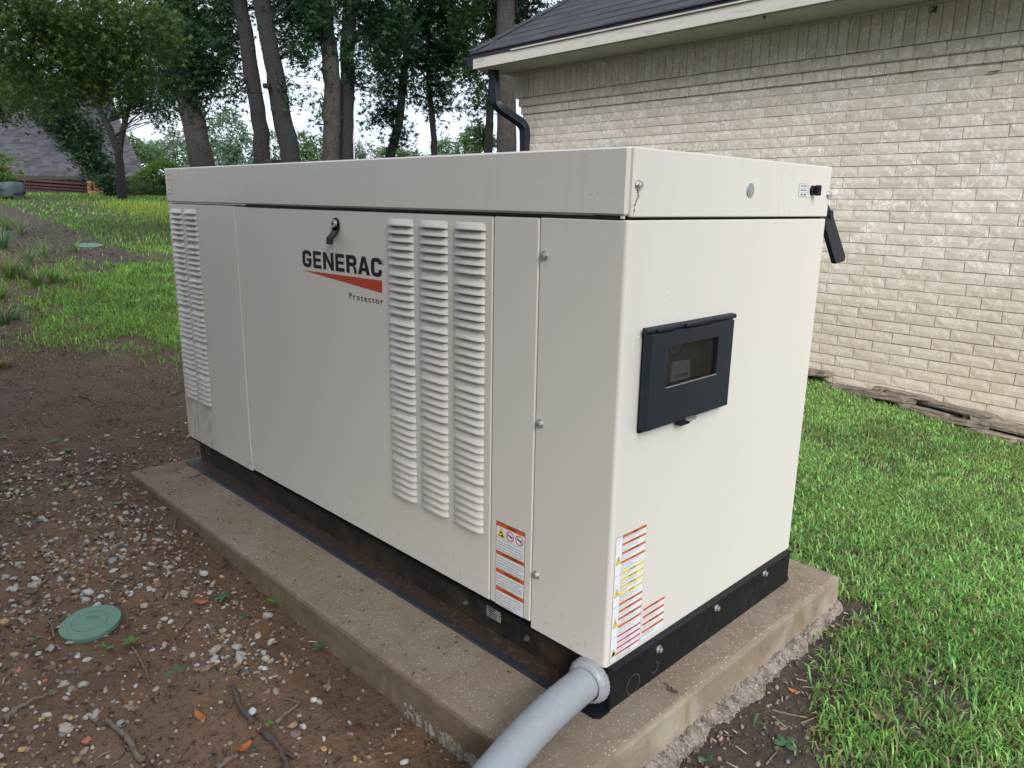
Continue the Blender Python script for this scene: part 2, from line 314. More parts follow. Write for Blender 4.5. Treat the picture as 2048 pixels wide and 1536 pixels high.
M['twig'] = mat('grey_twig', (.20, .155, .115), .9, noise=[(1, 4, (.09, .065, .05), .45, .65, .7, (60, 60, 60))], bump=(140, 4, .5, .003))
M['twig_dark'] = mat('dark_twig', (.085, .062, .052), .9, noise=[(80, 4, (.16, .12, .10), .55, .7, .7)], bump=(140, 4, .5, .003))
M['greenlid'] = mat('green_plastic', (.105, .215, .155), .5, noise=[(14, 5, (.12, .23, .17), .45, .68, .7), (200, 3, (.18, .16, .12), .66, .72, .6)], bump=(200, 3, .1, .001))
M['deadleaf'] = mat('dry_leaf', (.27, .19, .12), .7, noise=[(40, 3, (.17, .11, .07), .4, .7, .6)])
M['rustleaf'] = mat('rust_leaf', (.40, .12, .025), .6, noise=[(60, 3, (.25, .07, .02), .45, .7, .6)])
M['redstone'] = mat('red_brick_chip', (.42, .14, .085), .9, noise=[(60, 3, (.5, .24, .17), .45, .7, .6)], bump=(90, 3, .3, .003))
M['yelstone'] = mat('yellow_stone', (.45, .29, .10), .8, noise=[(50, 3, (.55, .42, .24), .45, .7, .7)], bump=(90, 3, .3, .003))
M['whitestone'] = mat('white_limestone', (.55, .54, .52), .8, noise=[(90, 4, (.25, .24, .23), .52, .68, .7)], bump=(110, 4, .6, .004))
M['greystone'] = mat('brown_stone', (.20, .15, .125), .85, noise=[(40, 4, (.1, .07, .06), .5, .7, .7)], bump=(90, 4, .4, .004))
M['droplet'] = mat('lime_spots', (.75, .76, .76), .3)

# ------------------------------------------------------------------ terrain
def sstep(x, a, b):
    t = np.clip((x-a)/(b-a), 0, 1); return t*t*(3-2*t)
_PU = np.array([-400, -60, -12, -4, -1, 0, 1, 2.4, 4, 6, 10, 14, 18, 21, 24, 28, 34, 44, 70, 400.])
_PZ = np.array([-3, -1.6, -.7, -.42, -.27, -.225, -.195, -.12, -.01, .125, .42, .74, 1.00, 1.06, 1.05, .8, .2, -.4, -1.2, -1.2])
def _vn(x, y, s, seed):
    # cheap value noise
    r_ = np.random.default_rng(seed); G = r_.random((64, 64))
    X = x/s; Y = y/s; xi = np.floor(X).astype(int); yi = np.floor(Y).astype(int); fx = X-xi; fy = Y-yi
    fx = fx*fx*(3-2*fx); fy = fy*fy*(3-2*fy); g = lambda a, b: G[a % 64, b % 64]
    return (g(xi, yi)*(1-fx)+g(xi+1, yi)*fx)*(1-fy)+(g(xi, yi+1)*(1-fx)+g(xi+1, yi+1)*fx)*fy-.5
def zbase(x, y):
    u = -x; z = 0
    for k in (-.6, 0, .6): z = z+np.interp(u+k*np.clip(u/8, .3, 3), _PU, _PZ)/3
    z = z-.13*sstep(y, 1.1, 4.2)*(1-.75*sstep(u, -.2, 2.0))
    z = z+.07*np.clip(-y-1.5, 0, 8)*sstep(u, 2.5, 12)
    return z
def zg(x, y):
    x = np.asarray(x, float); y = np.asarray(y, float)
    z = zbase(x, y)
    near = 1-sstep(np.hypot(x+1, y), 5, 12)
    z = z+.012*_vn(x, y, .45, 1)*near+.006*_vn(x, y, .11, 2)*near+.05*_vn(x, y, 2.3, 3)*sstep(np.hypot(x, y), 3, 9)
    return z
def gz(x, y): return float(zg(np.array([x]), np.array([y]))[0])
def gat(px, py):
    d = raydir(px, py); a = 0.5; prev = None
    for i in range(4000):
        p = CAM+a*d
        if p[2] < gz(p[0], p[1]): break
        prev = a; a *= 1.01
    lo, hi = prev or .4, a
    for i in range(14):
        mid = (lo+hi)/2; p = CAM+mid*d
        if p[2] < gz(p[0], p[1]): hi = mid
        else: lo = mid
    return CAM+hi*d
SX0, SX1, SY0, SY1, SZ = -2.36, .108, -.254, 1.07, -.108     # slab
def inslab(x, y, e=0.): return (x > SX0-e) & (x < SX1+e) & (y > SY0-e) & (y < SY1+e)
def poly_mask(x, y, P, soft=.1):
    """1 inside polygon P, fading over soft metres at its edge"""
    x = np.asarray(x); y = np.asarray(y); ins = np.zeros(x.shape, bool); dm = np.full(x.shape, 1e9)
    n = len(P)
    for i in range(n):
        ax, ay = P[i][:2]; bx, by = P[(i+1) % n][:2]
        c = ((ay > y) != (by > y)) & (x < (bx-ax)*(y-ay)/(by-ay+1e-12)+ax); ins ^= c
        t = np.clip(((x-ax)*(bx-ax)+(y-ay)*(by-ay))/((bx-ax)**2+(by-ay)**2+1e-12), 0, 1)
        dm = np.minimum(dm, np.hypot(x-ax-t*(bx-ax), y-ay-t*(by-ay)))
    sd = np.where(ins, dm, -dm); return sstep(sd, -soft, soft)
LUSH = [gat(*p) for p in [(215, 640), (190, 600), (235, 560), (270, 533), (345, 528), (420, 545), (460, 700), (350, 690), (300, 660), (255, 665)]]
THIN = [gat(*p) for p in [(60, 690), (60, 560), (150, 520), (260, 520), (420, 530), (500, 760), (330, 712), (240, 700), (150, 690)]]
LAWN = [gat(*p) for p in [(66, 387), (120, 415), (170, 440), (215, 470), (235, 490), (330, 503), (420, 508), (600, 500), (900, 470)]]+[np.array(p) for p in [(-12, 26, 0), (-34, 30, 0), (-60, -10, 0), (-24, -8, 0)]]
PATCHY = [gat(*p) for p in [(0, 420), (40, 395), (230, 480), (240, 520), (100, 560), (0, 640)]]
BARE = [gat(*p) for p in [(120, 492), (235, 498), (340, 507), (460, 512), (460, 534), (340, 527), (235, 532), (150, 524)]]
BANK = [gat(*p) for p in [(-60, 376), (50, 388), (105, 420), (150, 462), (165, 505), (120, 530), (-60, 560)]]
def grass_density(x, y):
    x = np.asarray(x, float); y = np.asarray(y, float)
    n1 = _vn(x, y, .22, 11)+.6*_vn(x, y, .08, 12)
    r = sstep(y, 1.10, 1.25)*sstep(x, -3.5, -2.5)           # lawn between the slab and the house
    fr = sstep(x-(SX1+.015+.15*sstep(y, .95, .30)), .0, .16)*sstep(y-(.28-.1*x), 0, .3)
    right = np.clip(np.maximum(r, fr), 0, 1)
    thin = .55+.45*sstep(np.hypot((x-.35), (y-.5)), .35, .9)
    right = right*thin*np.where(n1 < -.22, .35, 1)
    left = 1.3*poly_mask(x, y, LUSH, .22)*(1+.4*n1)+.42*poly_mask(x, y, THIN, .3)*(n1 > -.05)
    far = poly_mask(x, y, LAWN, .45)*np.where(_vn(x, y, .9, 13) < -.33, .5, 1)+.07*poly_mask(x, y, PATCHY, .5)
    far = far*(1-.85*poly_mask(x, y, BARE, .12))*(1-.75*poly_mask(x, y, BANK, .3)); left = left*(1-.9*poly_mask(x, y, BARE, .12))*(1-.6*poly_mask(x, y, BANK, .3))
    return np.clip(np.where(y > 1.08, np.maximum(np.maximum(right, far), left*(x < -3)), np.where(x > SX1, right, np.maximum(left, far))), 0, 1)
def axis_pts(segs):
    o = []
    for a, b, s in segs: o += list(np.arange(a, b, s))
    return np.array(sorted(set(np.round(o, 4))))
xs = np.unique(np.concatenate([-np.geomspace(3.2, 400, 110)[::-1], np.arange(-3.18, 1.3, .019), np.geomspace(1.3, 300, 40)]))
ys = np.unique(np.concatenate([-np.geomspace(1.7, 300, 70)[::-1], np.arange(-1.68, 1.5, .019), np.arange(1.5, 5, .06), np.geomspace(5, 300, 60)]))
GX, GY = np.meshgrid(xs, ys); gxf, gyf = GX.ravel(), GY.ravel()
GZ = zg(gxf, gyf); fine = 1-sstep(np.hypot(gxf+.6, gyf+.2), 2.4, 4.5)
GZ = GZ+fine*(.010*_vn(gxf, gyf, .045, 21)+.006*_vn(gxf, gyf, .022, 22))
GZ = np.where(inslab(gxf, gyf, -.03), np.minimum(GZ, -.25), GZ)
gd = grass_density(gxf, gyf)
n5 = _vn(gxf, gyf, .35, 31); n6 = _vn(gxf, gyf, .07, 32)
soil = np.array([.160, .095, .055])[None]*(1+.35*n5+.3*n6)[:, None]
mulch = np.array([.070, .044, .030])[None]*(1+.3*n6)[:, None]
clay = poly_mask(gxf, gyf, [gat(*p) for p in [(200, 1400), (330, 1330), (520, 1300), (560, 1420), (480, 1600), (150, 1600)]], .12)
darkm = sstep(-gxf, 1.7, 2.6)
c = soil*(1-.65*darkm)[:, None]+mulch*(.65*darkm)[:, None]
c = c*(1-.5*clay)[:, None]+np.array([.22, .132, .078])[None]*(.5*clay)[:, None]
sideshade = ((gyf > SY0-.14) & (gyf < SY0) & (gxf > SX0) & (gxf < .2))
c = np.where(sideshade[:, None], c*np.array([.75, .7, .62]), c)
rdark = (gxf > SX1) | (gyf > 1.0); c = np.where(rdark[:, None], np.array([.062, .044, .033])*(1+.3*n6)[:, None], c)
gb = np.array([.050, .075, .020])[None]*(1+.4*n6)[:, None]; c = c*(1-.8*gd)[:, None]+gb*(.8*gd)[:, None]
ny, nx = len(ys), len(xs)
ii = (np.arange(ny-1)[:, None]*nx+np.arange(nx-1)[None]).ravel()
M['ground'] = mat('soil_and_turf', (.1, .07, .04), .9, coords='tint', noise=[(70, 4, (.05, .032, .022), .52, .7, .6), (220, 3, (.26, .19, .13), .66, .74, .5)], bump=[(45, 5, .9, .014), (200, 3, .7, .005)])
GZ = GZ+(1-sstep(np.hypot(gxf+2.5, gyf+.5), 2.5, 5))*(.022*_vn(gxf, gyf, .19, 23)+.012*_vn(gxf, gyf, .08, 24))*sstep(-gxf, 1.5, 2.4)*(~inslab(gxf, gyf, .05))
npmesh('ground', np.stack([gxf, gyf, GZ], 1), np.stack([ii, ii+1, ii+nx+1, ii+nx], 1), M['ground'], col=c, smooth=True, kind='structure', label='brown soil yard rising to a green lawn')

# ------------------------------------------------------------------ concrete slab
slab = empty('concrete_slab', (-1.1, .4, -.2), label='tan exposed aggregate concrete pad under the generator', cat='concrete slab')
def rel(p, o): return tuple(np.array(p)-np.array(o.location))
def build_slab():
    zt, zb, bv = SZ, -.30, .012
    def samp(a, b, s): return np.linspace(a, b, max(2, int(abs(b-a)/s)))
    ring = []
    for x in samp(SX0, SX1, .03)[:-1]: ring.append((x, SY0, 0, -1))
    for y in samp(SY0, SY1, .03)[:-1]: ring.append((SX1, y, 1, 0))
    for x in samp(SX1, SX0, .03)[:-1]: ring.append((x, SY1, 0, 1))
    for y in samp(SY1, SY0, .03)[:-1]: ring.append((SX0, y, -1, 0))
    ring = np.array(ring); n = len(ring)
    jit = rng.normal(0, .0016, n); jit = (jit+np.roll(jit, 1)+np.roll(jit, 2))/2
    for i in range(n):            # mitre the normals at the four corners
        x, y = ring[i, :2]
        if (abs(x-SX0) < 1e-6 or abs(x-SX1) < 1e-6) and (abs(y-SY0) < 1e-6 or abs(y-SY1) < 1e-6):
            ring[i, 2] = -1 if abs(x-SX0) < 1e-6 else 1; ring[i, 3] = -1 if abs(y-SY0) < 1e-6 else 1
    rows = []
    for (off, z) in ((-.025, zt), (-bv, zt-.0005), (-bv*.3, zt-bv*.3), (0, zt-bv), (.001, zt-.05), (.003, zt-.09), (.004, zb)):
        o = off+jit*(1 if off > -.02 else 0)
        zz = z+(jit*.8 if off > -.02 else 0)
        rows.append(np.stack([ring[:, 0]+ring[:, 2]*o, ring[:, 1]+ring[:, 3]*o, np.full(n, z)+zz-z], 1))
    V = np.concatenate(rows); F = []
    for k in range(len(rows)-1):
        for i in range(n):
            j = (i+1) % n; F.append((k*n+i, (k+1)*n+i, (k+1)*n+j, k*n+j))
    mb = MB(); mb.add([rel(v, slab) for v in V], F+[tuple(range(n))])
    fixn(mb.build('slab_body', M['concrete'], slab, smooth=False))
    # ragged footing that leaked under the form boards
    mb = MB()
    def strip(path, nrm, wfun):
        V = []; m = len(path)
        for i, (x, y) in enumerate(path):
            wd = wfun(i/(m-1)); h = .012*random.random()
            g = gz(x+nrm[0]*.05, y+nrm[1]*.05)
            for (f, z) in ((-.3, g+.030+h), (.35, g+.026+h*1.2), (.8, g+.014+h*.7), (1.0, g-.03)):
                o = wd*f+random.uniform(-.005, .005); V.append((x+nrm[0]*o, y+nrm[1]*o, z+random.uniform(-.004, .003)))
        F = [(i*4+k, i*4+k+1, (i+1)*4+k+1, (i+1)*4+k) for i in range(m-1) for k in range(3)]
        mb.add([rel(v, slab) for v in V], F)
    ph = [random.random()*6 for _ in range(4)]
    strip([(SX1+.002, y) for y in np.linspace(-.24, 1.07, 200)], (1, 0), lambda t: .012+.026*max(0, math.sin(t*3.0+.1))*(1+.35*math.sin(t*23+ph[0])+.3*math.sin(t*61))+random.uniform(0, .010))
    strip([(x, SY0-.002) for x in np.linspace(-.42, .11, 70)], (0, -1), lambda t: .002+.035*t*t*(1+.3*math.sin(t*17+ph[1]))+random.uniform(0, .007)*t)
    fixn(mb.build('broken_footing', M['rough_conc'], slab))
build_slab()

# ------------------------------------------------------------------ generator
GL, GW, LH = 2.342, .9116, .139
gen = empty('generator', (-1.17, .456, SZ), label='large beige standby generator cabinet with louvered side on the concrete pad', cat='generator')
def G(p): return (p[0]+1.17, p[1]-.456, p[2]-SZ)
class GB(MB):      # builder in world coordinates, stored relative to the generator
    def build(s, name, mats, parent=None, **k):
        s.v = [G(v) for v in s.v]; return MB.build(s, name, mats, parent if parent is not None else gen, **k)
def pbox(name, a, b, m='paint', bev=.0025, parent=None, **k):
    g = GB(); g.box(a, b, 0, bev); return g.build(name, M[m] if isinstance(m, str) else m, parent, **k)
# inner dark core so the seams read as gaps
pbox('inner_frame', (-GL+.02, .012, .004), (-.012, GW-.012, 1.10), 'void', 0)
left = pbox('side_panel', (-GL, 0, 0), (-1.7345, .010, 1.000), bev=.003)
door = pbox('door_panel', (-1.7305, .001, .009), (-.3895, .011, .998), bev=.003)
strip_ = pbox('narrow_panel', (-.3855, 0, .012), (-.2405, .010, .998), bev=.003)
def profile_panel(name, prof, z0, z1, th=.010):
    # prof: list of (x, y) outer points, extruded from z0 to z1 with soft top edge
    g = GB(); n = len(prof); P = np.array(prof, float)
    T = np.gradient(P, axis=0); T /= np.linalg.norm(T, axis=1)[:, None]; Nn = np.stack([T[:, 1], -T[:, 0]], 1)   # outward
    rings = [(-th, z0), (0, z0), (0, z1-.003), (-.001, z1-.0008), (-.003, z1), (-th, z1)]
    V = []
    for off, z in rings: V += [(p[0]+q[0]*off, p[1]+q[1]*off, z) for p, q in zip(P, Nn)]
    F = [(k*n+i, k*n+i+1, (k+1)*n+i+1, (k+1)*n+i) for k in range(len(rings)-1) for i in range(n-1)]
    F += [tuple(k*n for k in range(len(rings)))[::-1], tuple(k*n+n-1 for k in range(len(rings)))]
    g.add(V, F); return fixn(g.build(name, M['paint'], smooth=False))
rad = .010; arc = [(-rad+rad*math.sin(a), rad-rad*math.cos(a)) for a in np.linspace(0, math.pi/2, 7)]
corner = profile_panel('corner_panel', [(-.2365, .011), (-.2365, .001), (-.2345, 0)]+[(-.15, 0), (-.08, 0)]+arc+[(0, .2), (0, .5), (0, .8), (0, GW-.003), (-.001, GW-.001), (-.004, GW), (-.10, GW)], 0, .999)
for p in corner.data.polygons: p.use_smooth = False
pbox('back_panel', (-GL, GW-.012, 0), (-.105, GW, 1.0))
pbox('far_end_panel', (-GL, .011, 0), (-GL+.012, GW-.013, .999))
# lid: a folded tray with a separate end plate
lid = empty('lid'); lid.parent = gen; lid['label'] = 'beige lid with folded corner'
lz0, lz1 = 1.007, 1.139
def LB(name, a, b, m='paint', bev=.003, **k): return pbox(name, a, b, m, bev, lid, **k)
LB('top_tray', (-GL-.001, -.003, lz0+.0005), (-.006, GW+.003, lz1), bev=.004)
LB('end_plate', (-.0075, .006, lz0-.002), (.0015, GW+.002, lz1-.001), bev=.002)
LB('folded_hem', (-GL+.01, .000, lz0-.0042), (-.09, .004, lz0), 'paint', .001)
g = GB(); g.box((-GL+.7, -.0005, 1.0), (-.02, .006, 1.0065), 0); g.build('seal_gap', M['void'], lid)
LB('hem_corner', (-.02, -.0015, lz0-.006), (-.010, .003, lz0-.0002), 'paint', .001)
# louvers
def louver_mesh(wd):
    m = MB(); h = wd/2; d = .0125
    top = [(-h+.006, 0, .0185), (h-.006, 0, .0185)]
    m1 = [(-h+.005, -d*.26, .0125), (h-.005, -d*.26, .0125)]
    m2 = [(-h+.007, -d*.66, .0055), (h-.007, -d*.66, .0055)]
    lip = [(-h+.008, -d, .0005), (h-.008, -d, .0005)]
    V = top+m1+m2+lip+[(-h, 0, .0135), (-h, 0, .0065), (-h, 0, .0), (h, 0, .0135), (h, 0, .0065), (h, 0, .0), (-h+.008, -d+.0012, .0005), (h-.008, -d+.0012, .0005), (-h+.003, 0, .0045), (h-.003, 0, .0045)]
    F = [(0, 2, 3, 1), (2, 4, 5, 3), (4, 6, 7, 5), (0, 8, 2), (8, 9, 4, 2), (9, 10, 6, 4), (1, 3, 11), (3, 5, 12, 11), (5, 7, 13, 12), (6, 14, 15, 7)]
    m.add(V, F, 0); m.add([V[14], V[15], V[17], V[16]], [(0, 2, 3, 1) if False else (0, 1, 2, 3)], 1); m.add([V[10], V[14], V[16]], [(0, 1, 2)], 1); m.add([V[13], V[17], V[15]], [(0, 1, 2)], 1)
    # dark slot just under the lip
    m.add([(-h+.006, -.0006, .0045), (h-.006, -.0006, .0045), (h-.006, -.0006, .0005), (-h+.006, -.0006, .0005)], [(0, 1, 2, 3)], 1)
    me = bpy.data.meshes.new('louver'); me.from_pydata(m.v, [], m.f); me.materials.append(M['paint_clean']); me.materials.append(M['void'])
    me.polygons.foreach_set('material_index', m.m); me.polygons.foreach_set('use_smooth', [i < 10 for i in range(len(m.f))]); me.update(); return me
lm = louver_mesh(.110)
for par, cols in ((door, (-.7475, -.608, -.469)), (left, (-2.262, -2.1225))):
    for cx in cols:
        for gI in range(6):
            for k in range(6):
                o = link('louver', lm, par); o.location = G((cx, .0004, .9635-gI*.1335-k*.0208))
# bolts
def hexbolt(parent, p, ax, r=.0075, mt='steel', name='bolt', washer=True):
    g = GB(); p = np.array(p, float); ax = np.array(ax, float)
    if washer: g.cyl(p, ax, r*1.45, r*1.35, .0022, 18)
    g.cyl(p+ax*.002, ax, r, r*.98, .0065, 6); g.cyl(p+ax*.0083, ax, r*.72, r*.6, .0008, 12)
    return fixn(g.build(name, M[mt], parent))
for z in (.917, .533, .149): hexbolt(corner, (-.2215, -.0003, z), (0, -1, 0))
hexbolt(lid, (.0018, .0235, 1.067), (1, 0, 0)); hexbolt(lid, (.0018, .905, 1.064), (1, 0, 0))
g = GB(); g.cyl((.0017, .468, 1.0665), (1, 0, 0), .0175, .0165, .0022, 28); g.build('round_plug', M['steel'], lid)
g = GB(); g.cyl((.0042, .468, 1.0665), (1, 0, 0), .011, .0105, .0006, 24); g.cyl((.0048, .468, 1.0665), (1, 0, 0), .002, .001, .0008, 8); g.build('plug_centre', M['pvc'], lid)
# cobweb and rust run below the near bolt
g = GB()
for i in range(46):
    t = random.random()**1.3; y = .0225+.0035*math.sin(t*6)-.007*t+random.uniform(-.0035, .0035)*(1-t*.5); z = 1.058-.040*t; s = random.uniform(.0006, .0018)
    g.add([(.0022+random.random()*.003, y, z), (.0025, y+s, z-s*1.5), (.0022, y-s, z-s*2)], [(0, 1, 2)])
g.tube([(.002, .0155, 1.02), (.002, .012, 1.0065)], .0004, 4); g.build('cobweb_debris', mat('rusty_debris', (.10, .04, .03), .9), lid)
# key switch knob on lid end
g = GB(); g.cyl((.0017, .800, 1.0735), (1, 0, 0), .013, .012, .010, 20); g.box((.0115, .795, 1.060), (.026, .806, 1.087), 0, .002); g.build('turn_knob', M['plastic_black'], lid)
g = GB(); q_ = CAM+raydir(546, 319)*((.30-CAM[1])/raydir(546, 319)[1]); g.box((q_[0]-.035, .28, lz1), (q_[0]+.035, .32, q_[2]), 0, .004); g.box((q_[0]-.055, .285, lz1), (q_[0]+.05, .315, lz1+.6*(q_[2]-lz1)), 0, .004)
g.build('lid_fitting', M['plastic_black'], lid)
# drip spots on the lid side
g = GB()
for (px, py) in [(560, 0)]: pass
for i in range(26):
    x = -2.10+random.gauss(0, .05); z = 1.118+random.gauss(0, .010)-.01*abs(x+2.1)/.1
    if i > 20: x = random.uniform(-1.95, -1.4); z = random.uniform(1.03, 1.11)
    r_ = random.uniform(.0012, .003); g.cyl((x, -.0031, z), (0, -1, 0), r_, r_*.5, .0009, 8)
for (y, z) in [(.10, .905), (.145, .885), (.147, .865), (.152, .845), (.143, .83), (.12, .80), (.25, .91), (.055, .76), (.06, .73), (.2, .80), (.13, .42)]:
    r_ = random.uniform(.0012, .0024); g.cyl((.0002, y, z), (1, 0, 0), r_, r_*.5, .0009, 8)
g.build('paint_droplets', M['droplet'], gen)
# hanging black latch arm at the far corner of the lid
g = GB(); fy = lambda u, v, a: (a, u, v)
g.prism([(.916, 1.060), (.962, 1.040), (1.002, 1.012), (1.131, .886), (1.128, .872), (1.067, .866), (.955, .985), (.916, .990)], -.034, -.020, lambda u, v, a: (a, u, v))
g.cyl((-.021, .985, 1.010), (1, 0, 0), .012, .012, .006, 12)
latch = fixn(g.build('latch_arm', M['charcoal'], lid, label='black latch arm hanging from the far corner'))
# door lock
lock = empty('door_lock'); lock.parent = gen; lock['label'] = 'round silver lock with black flip tab'
g = GB(); g.cyl((-1.065, .0005, .9585), (0, -1, 0), .0185, .0175, .006, 28); g.prism([(-.0185, 0), (.0185, 0), (.0165, -.018), (-.0165, -.022)], 0, -.006, lambda u, v, a: (-1.065+u, .0005+a, .9585+v))
g.add([(-1.0815, -.006, .938), (-1.0485, -.006, .940), (-1.050, -.024, .920), (-1.083, -.024, .918), (-1.0835, -.0255, .900), (-1.053, -.0255, .900),
       (-1.0815, -.002, .935), (-1.0485, -.002, .937), (-1.050, -.020, .917), (-1.083, -.020, .915), (-1.0835, -.0225, .899), (-1.053, -.0225, .899)],
      [(0, 1, 2, 3), (3, 2, 5, 4), (6, 9, 8, 7), (9, 10, 11, 8), (0, 3, 9, 6), (3, 4, 10, 9), (1, 7, 8, 2), (2, 8, 11, 5), (4, 5, 11, 10)])
fixn(g.build('lock_tab', M['plastic_black'], lock))
g = GB(); g.cyl((-1.065, -.0055, .9595), (0, -1, 0), .013, .0115, .007, 28); g.build('lock_barrel', M['steel'], lock)
g = GB(); g.cyl((-1.065, -.0126, .9595), (0, -1, 0), .0048, .0048, .0004, 16); g.build('keyhole', M['void'], lock)
# base frame
pbox('side_rail', (-2.30, .030, -.104), (-.004, .036, .0), 'rust', 0)
pbox('rail_top_lip', (-2.33, .004, -.010), (-.006, .032, -.0015), 'black', 0)
pbox('rail_flange', (-2.31, -.040, -.1055), (-.125, .032, -.1005), 'flange', .001)
pbox('far_side_rail', (-2.30, GW-.03, -.104), (-.004, GW-.024, .0), 'black', 0)
g = GB(); g.box((.002, .006, -.1065), (.014, .894, -.004), 0, .0015); g.box((-.03, .004, -.1065), (.0015, .010, -.006), 0); endr = g.build('end_rail', M['black'], gen)
pbox('rail_ledge', (.0005, .008, -.0042), (.0195, .897, -.0005), 'black', .001)
g = GB(); g.prism([(-.045, .02), (-.045, -.022), (-.030, -.042), (.004, -.042), (.016, -.030), (.016, .004), (.012, .012)], -.1072, -.1022, lambda u, v, a: (u, v, a)); fixn(g.build('foot_plate', M['black'], gen))
g = GB(); g.prism([(-.045, .885), (-.045, .935), (-.012, .940), (.010, .915), (.010, .897), (.0, .885)], -.1072, -.1022, lambda u, v, a: (u, v, a)); fixn(g.build('foot_plate', M['black'], gen))
for y, z in ((.194, -.029), (.463, -.024), (.731, -.018)): hexbolt(endr, (.014, y, z), (1, 0, 0), .0072)
def ringm(g, c, r, wd, x, seg=28, a0=0, a1=2*math.pi):
    V = []; 
    for i in range(seg+1):
        a = a0+(a1-a0)*i/seg; V += [(x, c[0]+r*math.cos(a), c[1]+r*math.sin(a)), (x, c[0]+(r-wd)*math.cos(a), c[1]+(r-wd)*math.sin(a))]
    g.add(V, [(2*i, 2*i+2, 2*i+3, 2*i+1) for i in range(seg)])
M['scuff'] = mat('scuffed_edge', (.10, .095, .085), .6)
g = GB(); ringm(g, (.094, -.078), .026, .0016, .0146); ringm(g, (.182, -.074), .0155, .002, .0146, a0=-2.4, a1=1.2); g.build('knockout', M['scuff'], endr)
for x, z in ((-.515, -.060), (-.275, -.062)): hexbolt(gen, (x, .0298, z), (0, -1, 0), .006, 'dullsteel')
g = GB(); ringm(g, (0, 0), .018, .004, 0); g.v = [(-2.215+v[1], .0292, -.045+v[2]) for v in g.v]; g.build('rail_hole', mat('bare_grey', (.22, .21, .2), .7), gen)
pbox('rail_sticker', (-.428, .0285, -.062), (-.374, .0298, -.0225), 'grey_label', 0)
g = GB()
for k in range(6): g.box((-.423+random.uniform(0, .006), .0280, -.059+k*.006), (-.38-random.uniform(0, .02), .0284, -.0570+k*.006), 0)
g.build('sticker_print', M['ink'], gen)
# end control box
cb = empty('control_box'); cb.parent = gen; cb['label'] = 'black control box with small window on the white end'
cy0, cy1, cz0, cz1, cx = .062, .396, .559, .767, .030
pbox('box_body', (.0003, .068, .548), (.008, .430, .778), 'black', .001, cb)
g = GB(); wy0, wy1, wz0, wz1 = .126, .330, .647, .735
# door front built as a frame round the window opening
def frame(g, x0, x1, Y0, Y1, Z0, Z1, y0, y1, z0, z1):
    for (a, b, c_, d) in ((Y0, Y1, Z0, z0), (Y0, Y1, z1, Z1), (Y0, y0, z0, z1), (y1, Y1, z0, z1)): g.box((x0, a, c_), (x1, b, d), 0)
frame(g, .009, cx, cy0, cy1, cz0, cz1, wy0, wy1, wz0, wz1)
g.build('box_door', M['charcoal'], cb)
g = GB(); g.tube([(.013, cy0-.004, .7725), (.013, .425, .7725)], .0062, 12); g.build('box_hood', M['charcoal'], cb)
g = GB(); g.box((.0085, cy0+.03, .7675), (.0255, .15, .7755), 0, .002); g.box((.0085, .20, .7675), (.0265, .30, .7765), 0, .002); g.build('hinge_leaf', M['black'], cb)
pbox('window_pane', (.022, wy0-.002, wz0-.002), (.0235, wy1+.002, wz1+.002), 'glass', 0, cb)
pbox('box_inside', (.0085, wy0, wz0), (.0105, wy1, wz1), 'void', 0, cb)
g = GB(); g.prism([(.165, .648), (.245, .648), (.238, .690), (.170, .694)], .0106, .0150, lambda u, v, a: (a, u, v)); fixn(g.build('controller', M['panelgrey'], cb))
pbox('controller_screen', (.0152, .178, .655), (.0156, .232, .662), 'screen', 0, cb)
g = GB(); ringm(g, (.180, .735), .022, .0022, .0112, a0=math.pi, a1=2*math.pi)
for (a, b) in ((.176, .728), (.184, .726), (.180, .720), (.188, .731)): g.cyl((.0110, a, b), (1, 0, 0), .0018, .0018, .0004, 8)
g.build('round_emblem', M['pvc'], cb)
g = GB(); g.box((.006, .205, .540), (.024, .245, .558), 0, .002); g.build('catch_block', M['plastic_black'], cb)
g = GB(); g.prism([(.212, .561), (.245, .560), (.240, .555), (.216, .554)], .022, .040, lambda u, v, a: (a, u, v)); fixn(g.build('catch_tab', M['steel'], cb))
g = GB(); g.box((cx, wy0-.002, wz0-.003), (cx+.0012, wy1+.001, wz0-.0005), 0); g.build('window_lip', M['steel'], cb)
# --- text helpers
def text_mesh(body, wd, ht, bold=0.0, sx=1.0):
    cu = bpy.data.curves.new('t', 'FONT'); cu.body = body; cu.size = 1; cu.resolution_u = 2; cu.offset = bold; cu.space_character = sx
    o = bpy.data.objects.new('t', cu); COL.objects.link(o); dg = bpy.context.evaluated_depsgraph_get(); ev = o.evaluated_get(dg)
    me = ev.to_mesh(); V = np.array([v.co[:2] for v in me.vertices]); F = [tuple(p.vertices) for p in me.polygons]; ev.to_mesh_clear()
    bpy.data.objects.remove(o); bpy.data.curves.remove(cu)
    mn, mxx = V.min(0), V.max(0); V = (V-mn)/(mxx-mn); 
    if wd is None: wd = ht*(mxx-mn)[0]/(mxx-mn)[1]
    return V*np.array([wd, ht]), F
def put_text(g, body, plane, u, v, wd, ht, off, m=0, bold=0.0, sx=1.0):
    V, F = text_mesh(body, wd, ht, bold, sx)
    if plane == 'side': g.add([(u+a, -off, v+b) for a, b in V], F, m)
    else: g.add([(off, u+a, v+b) for a, b in V], F, m)
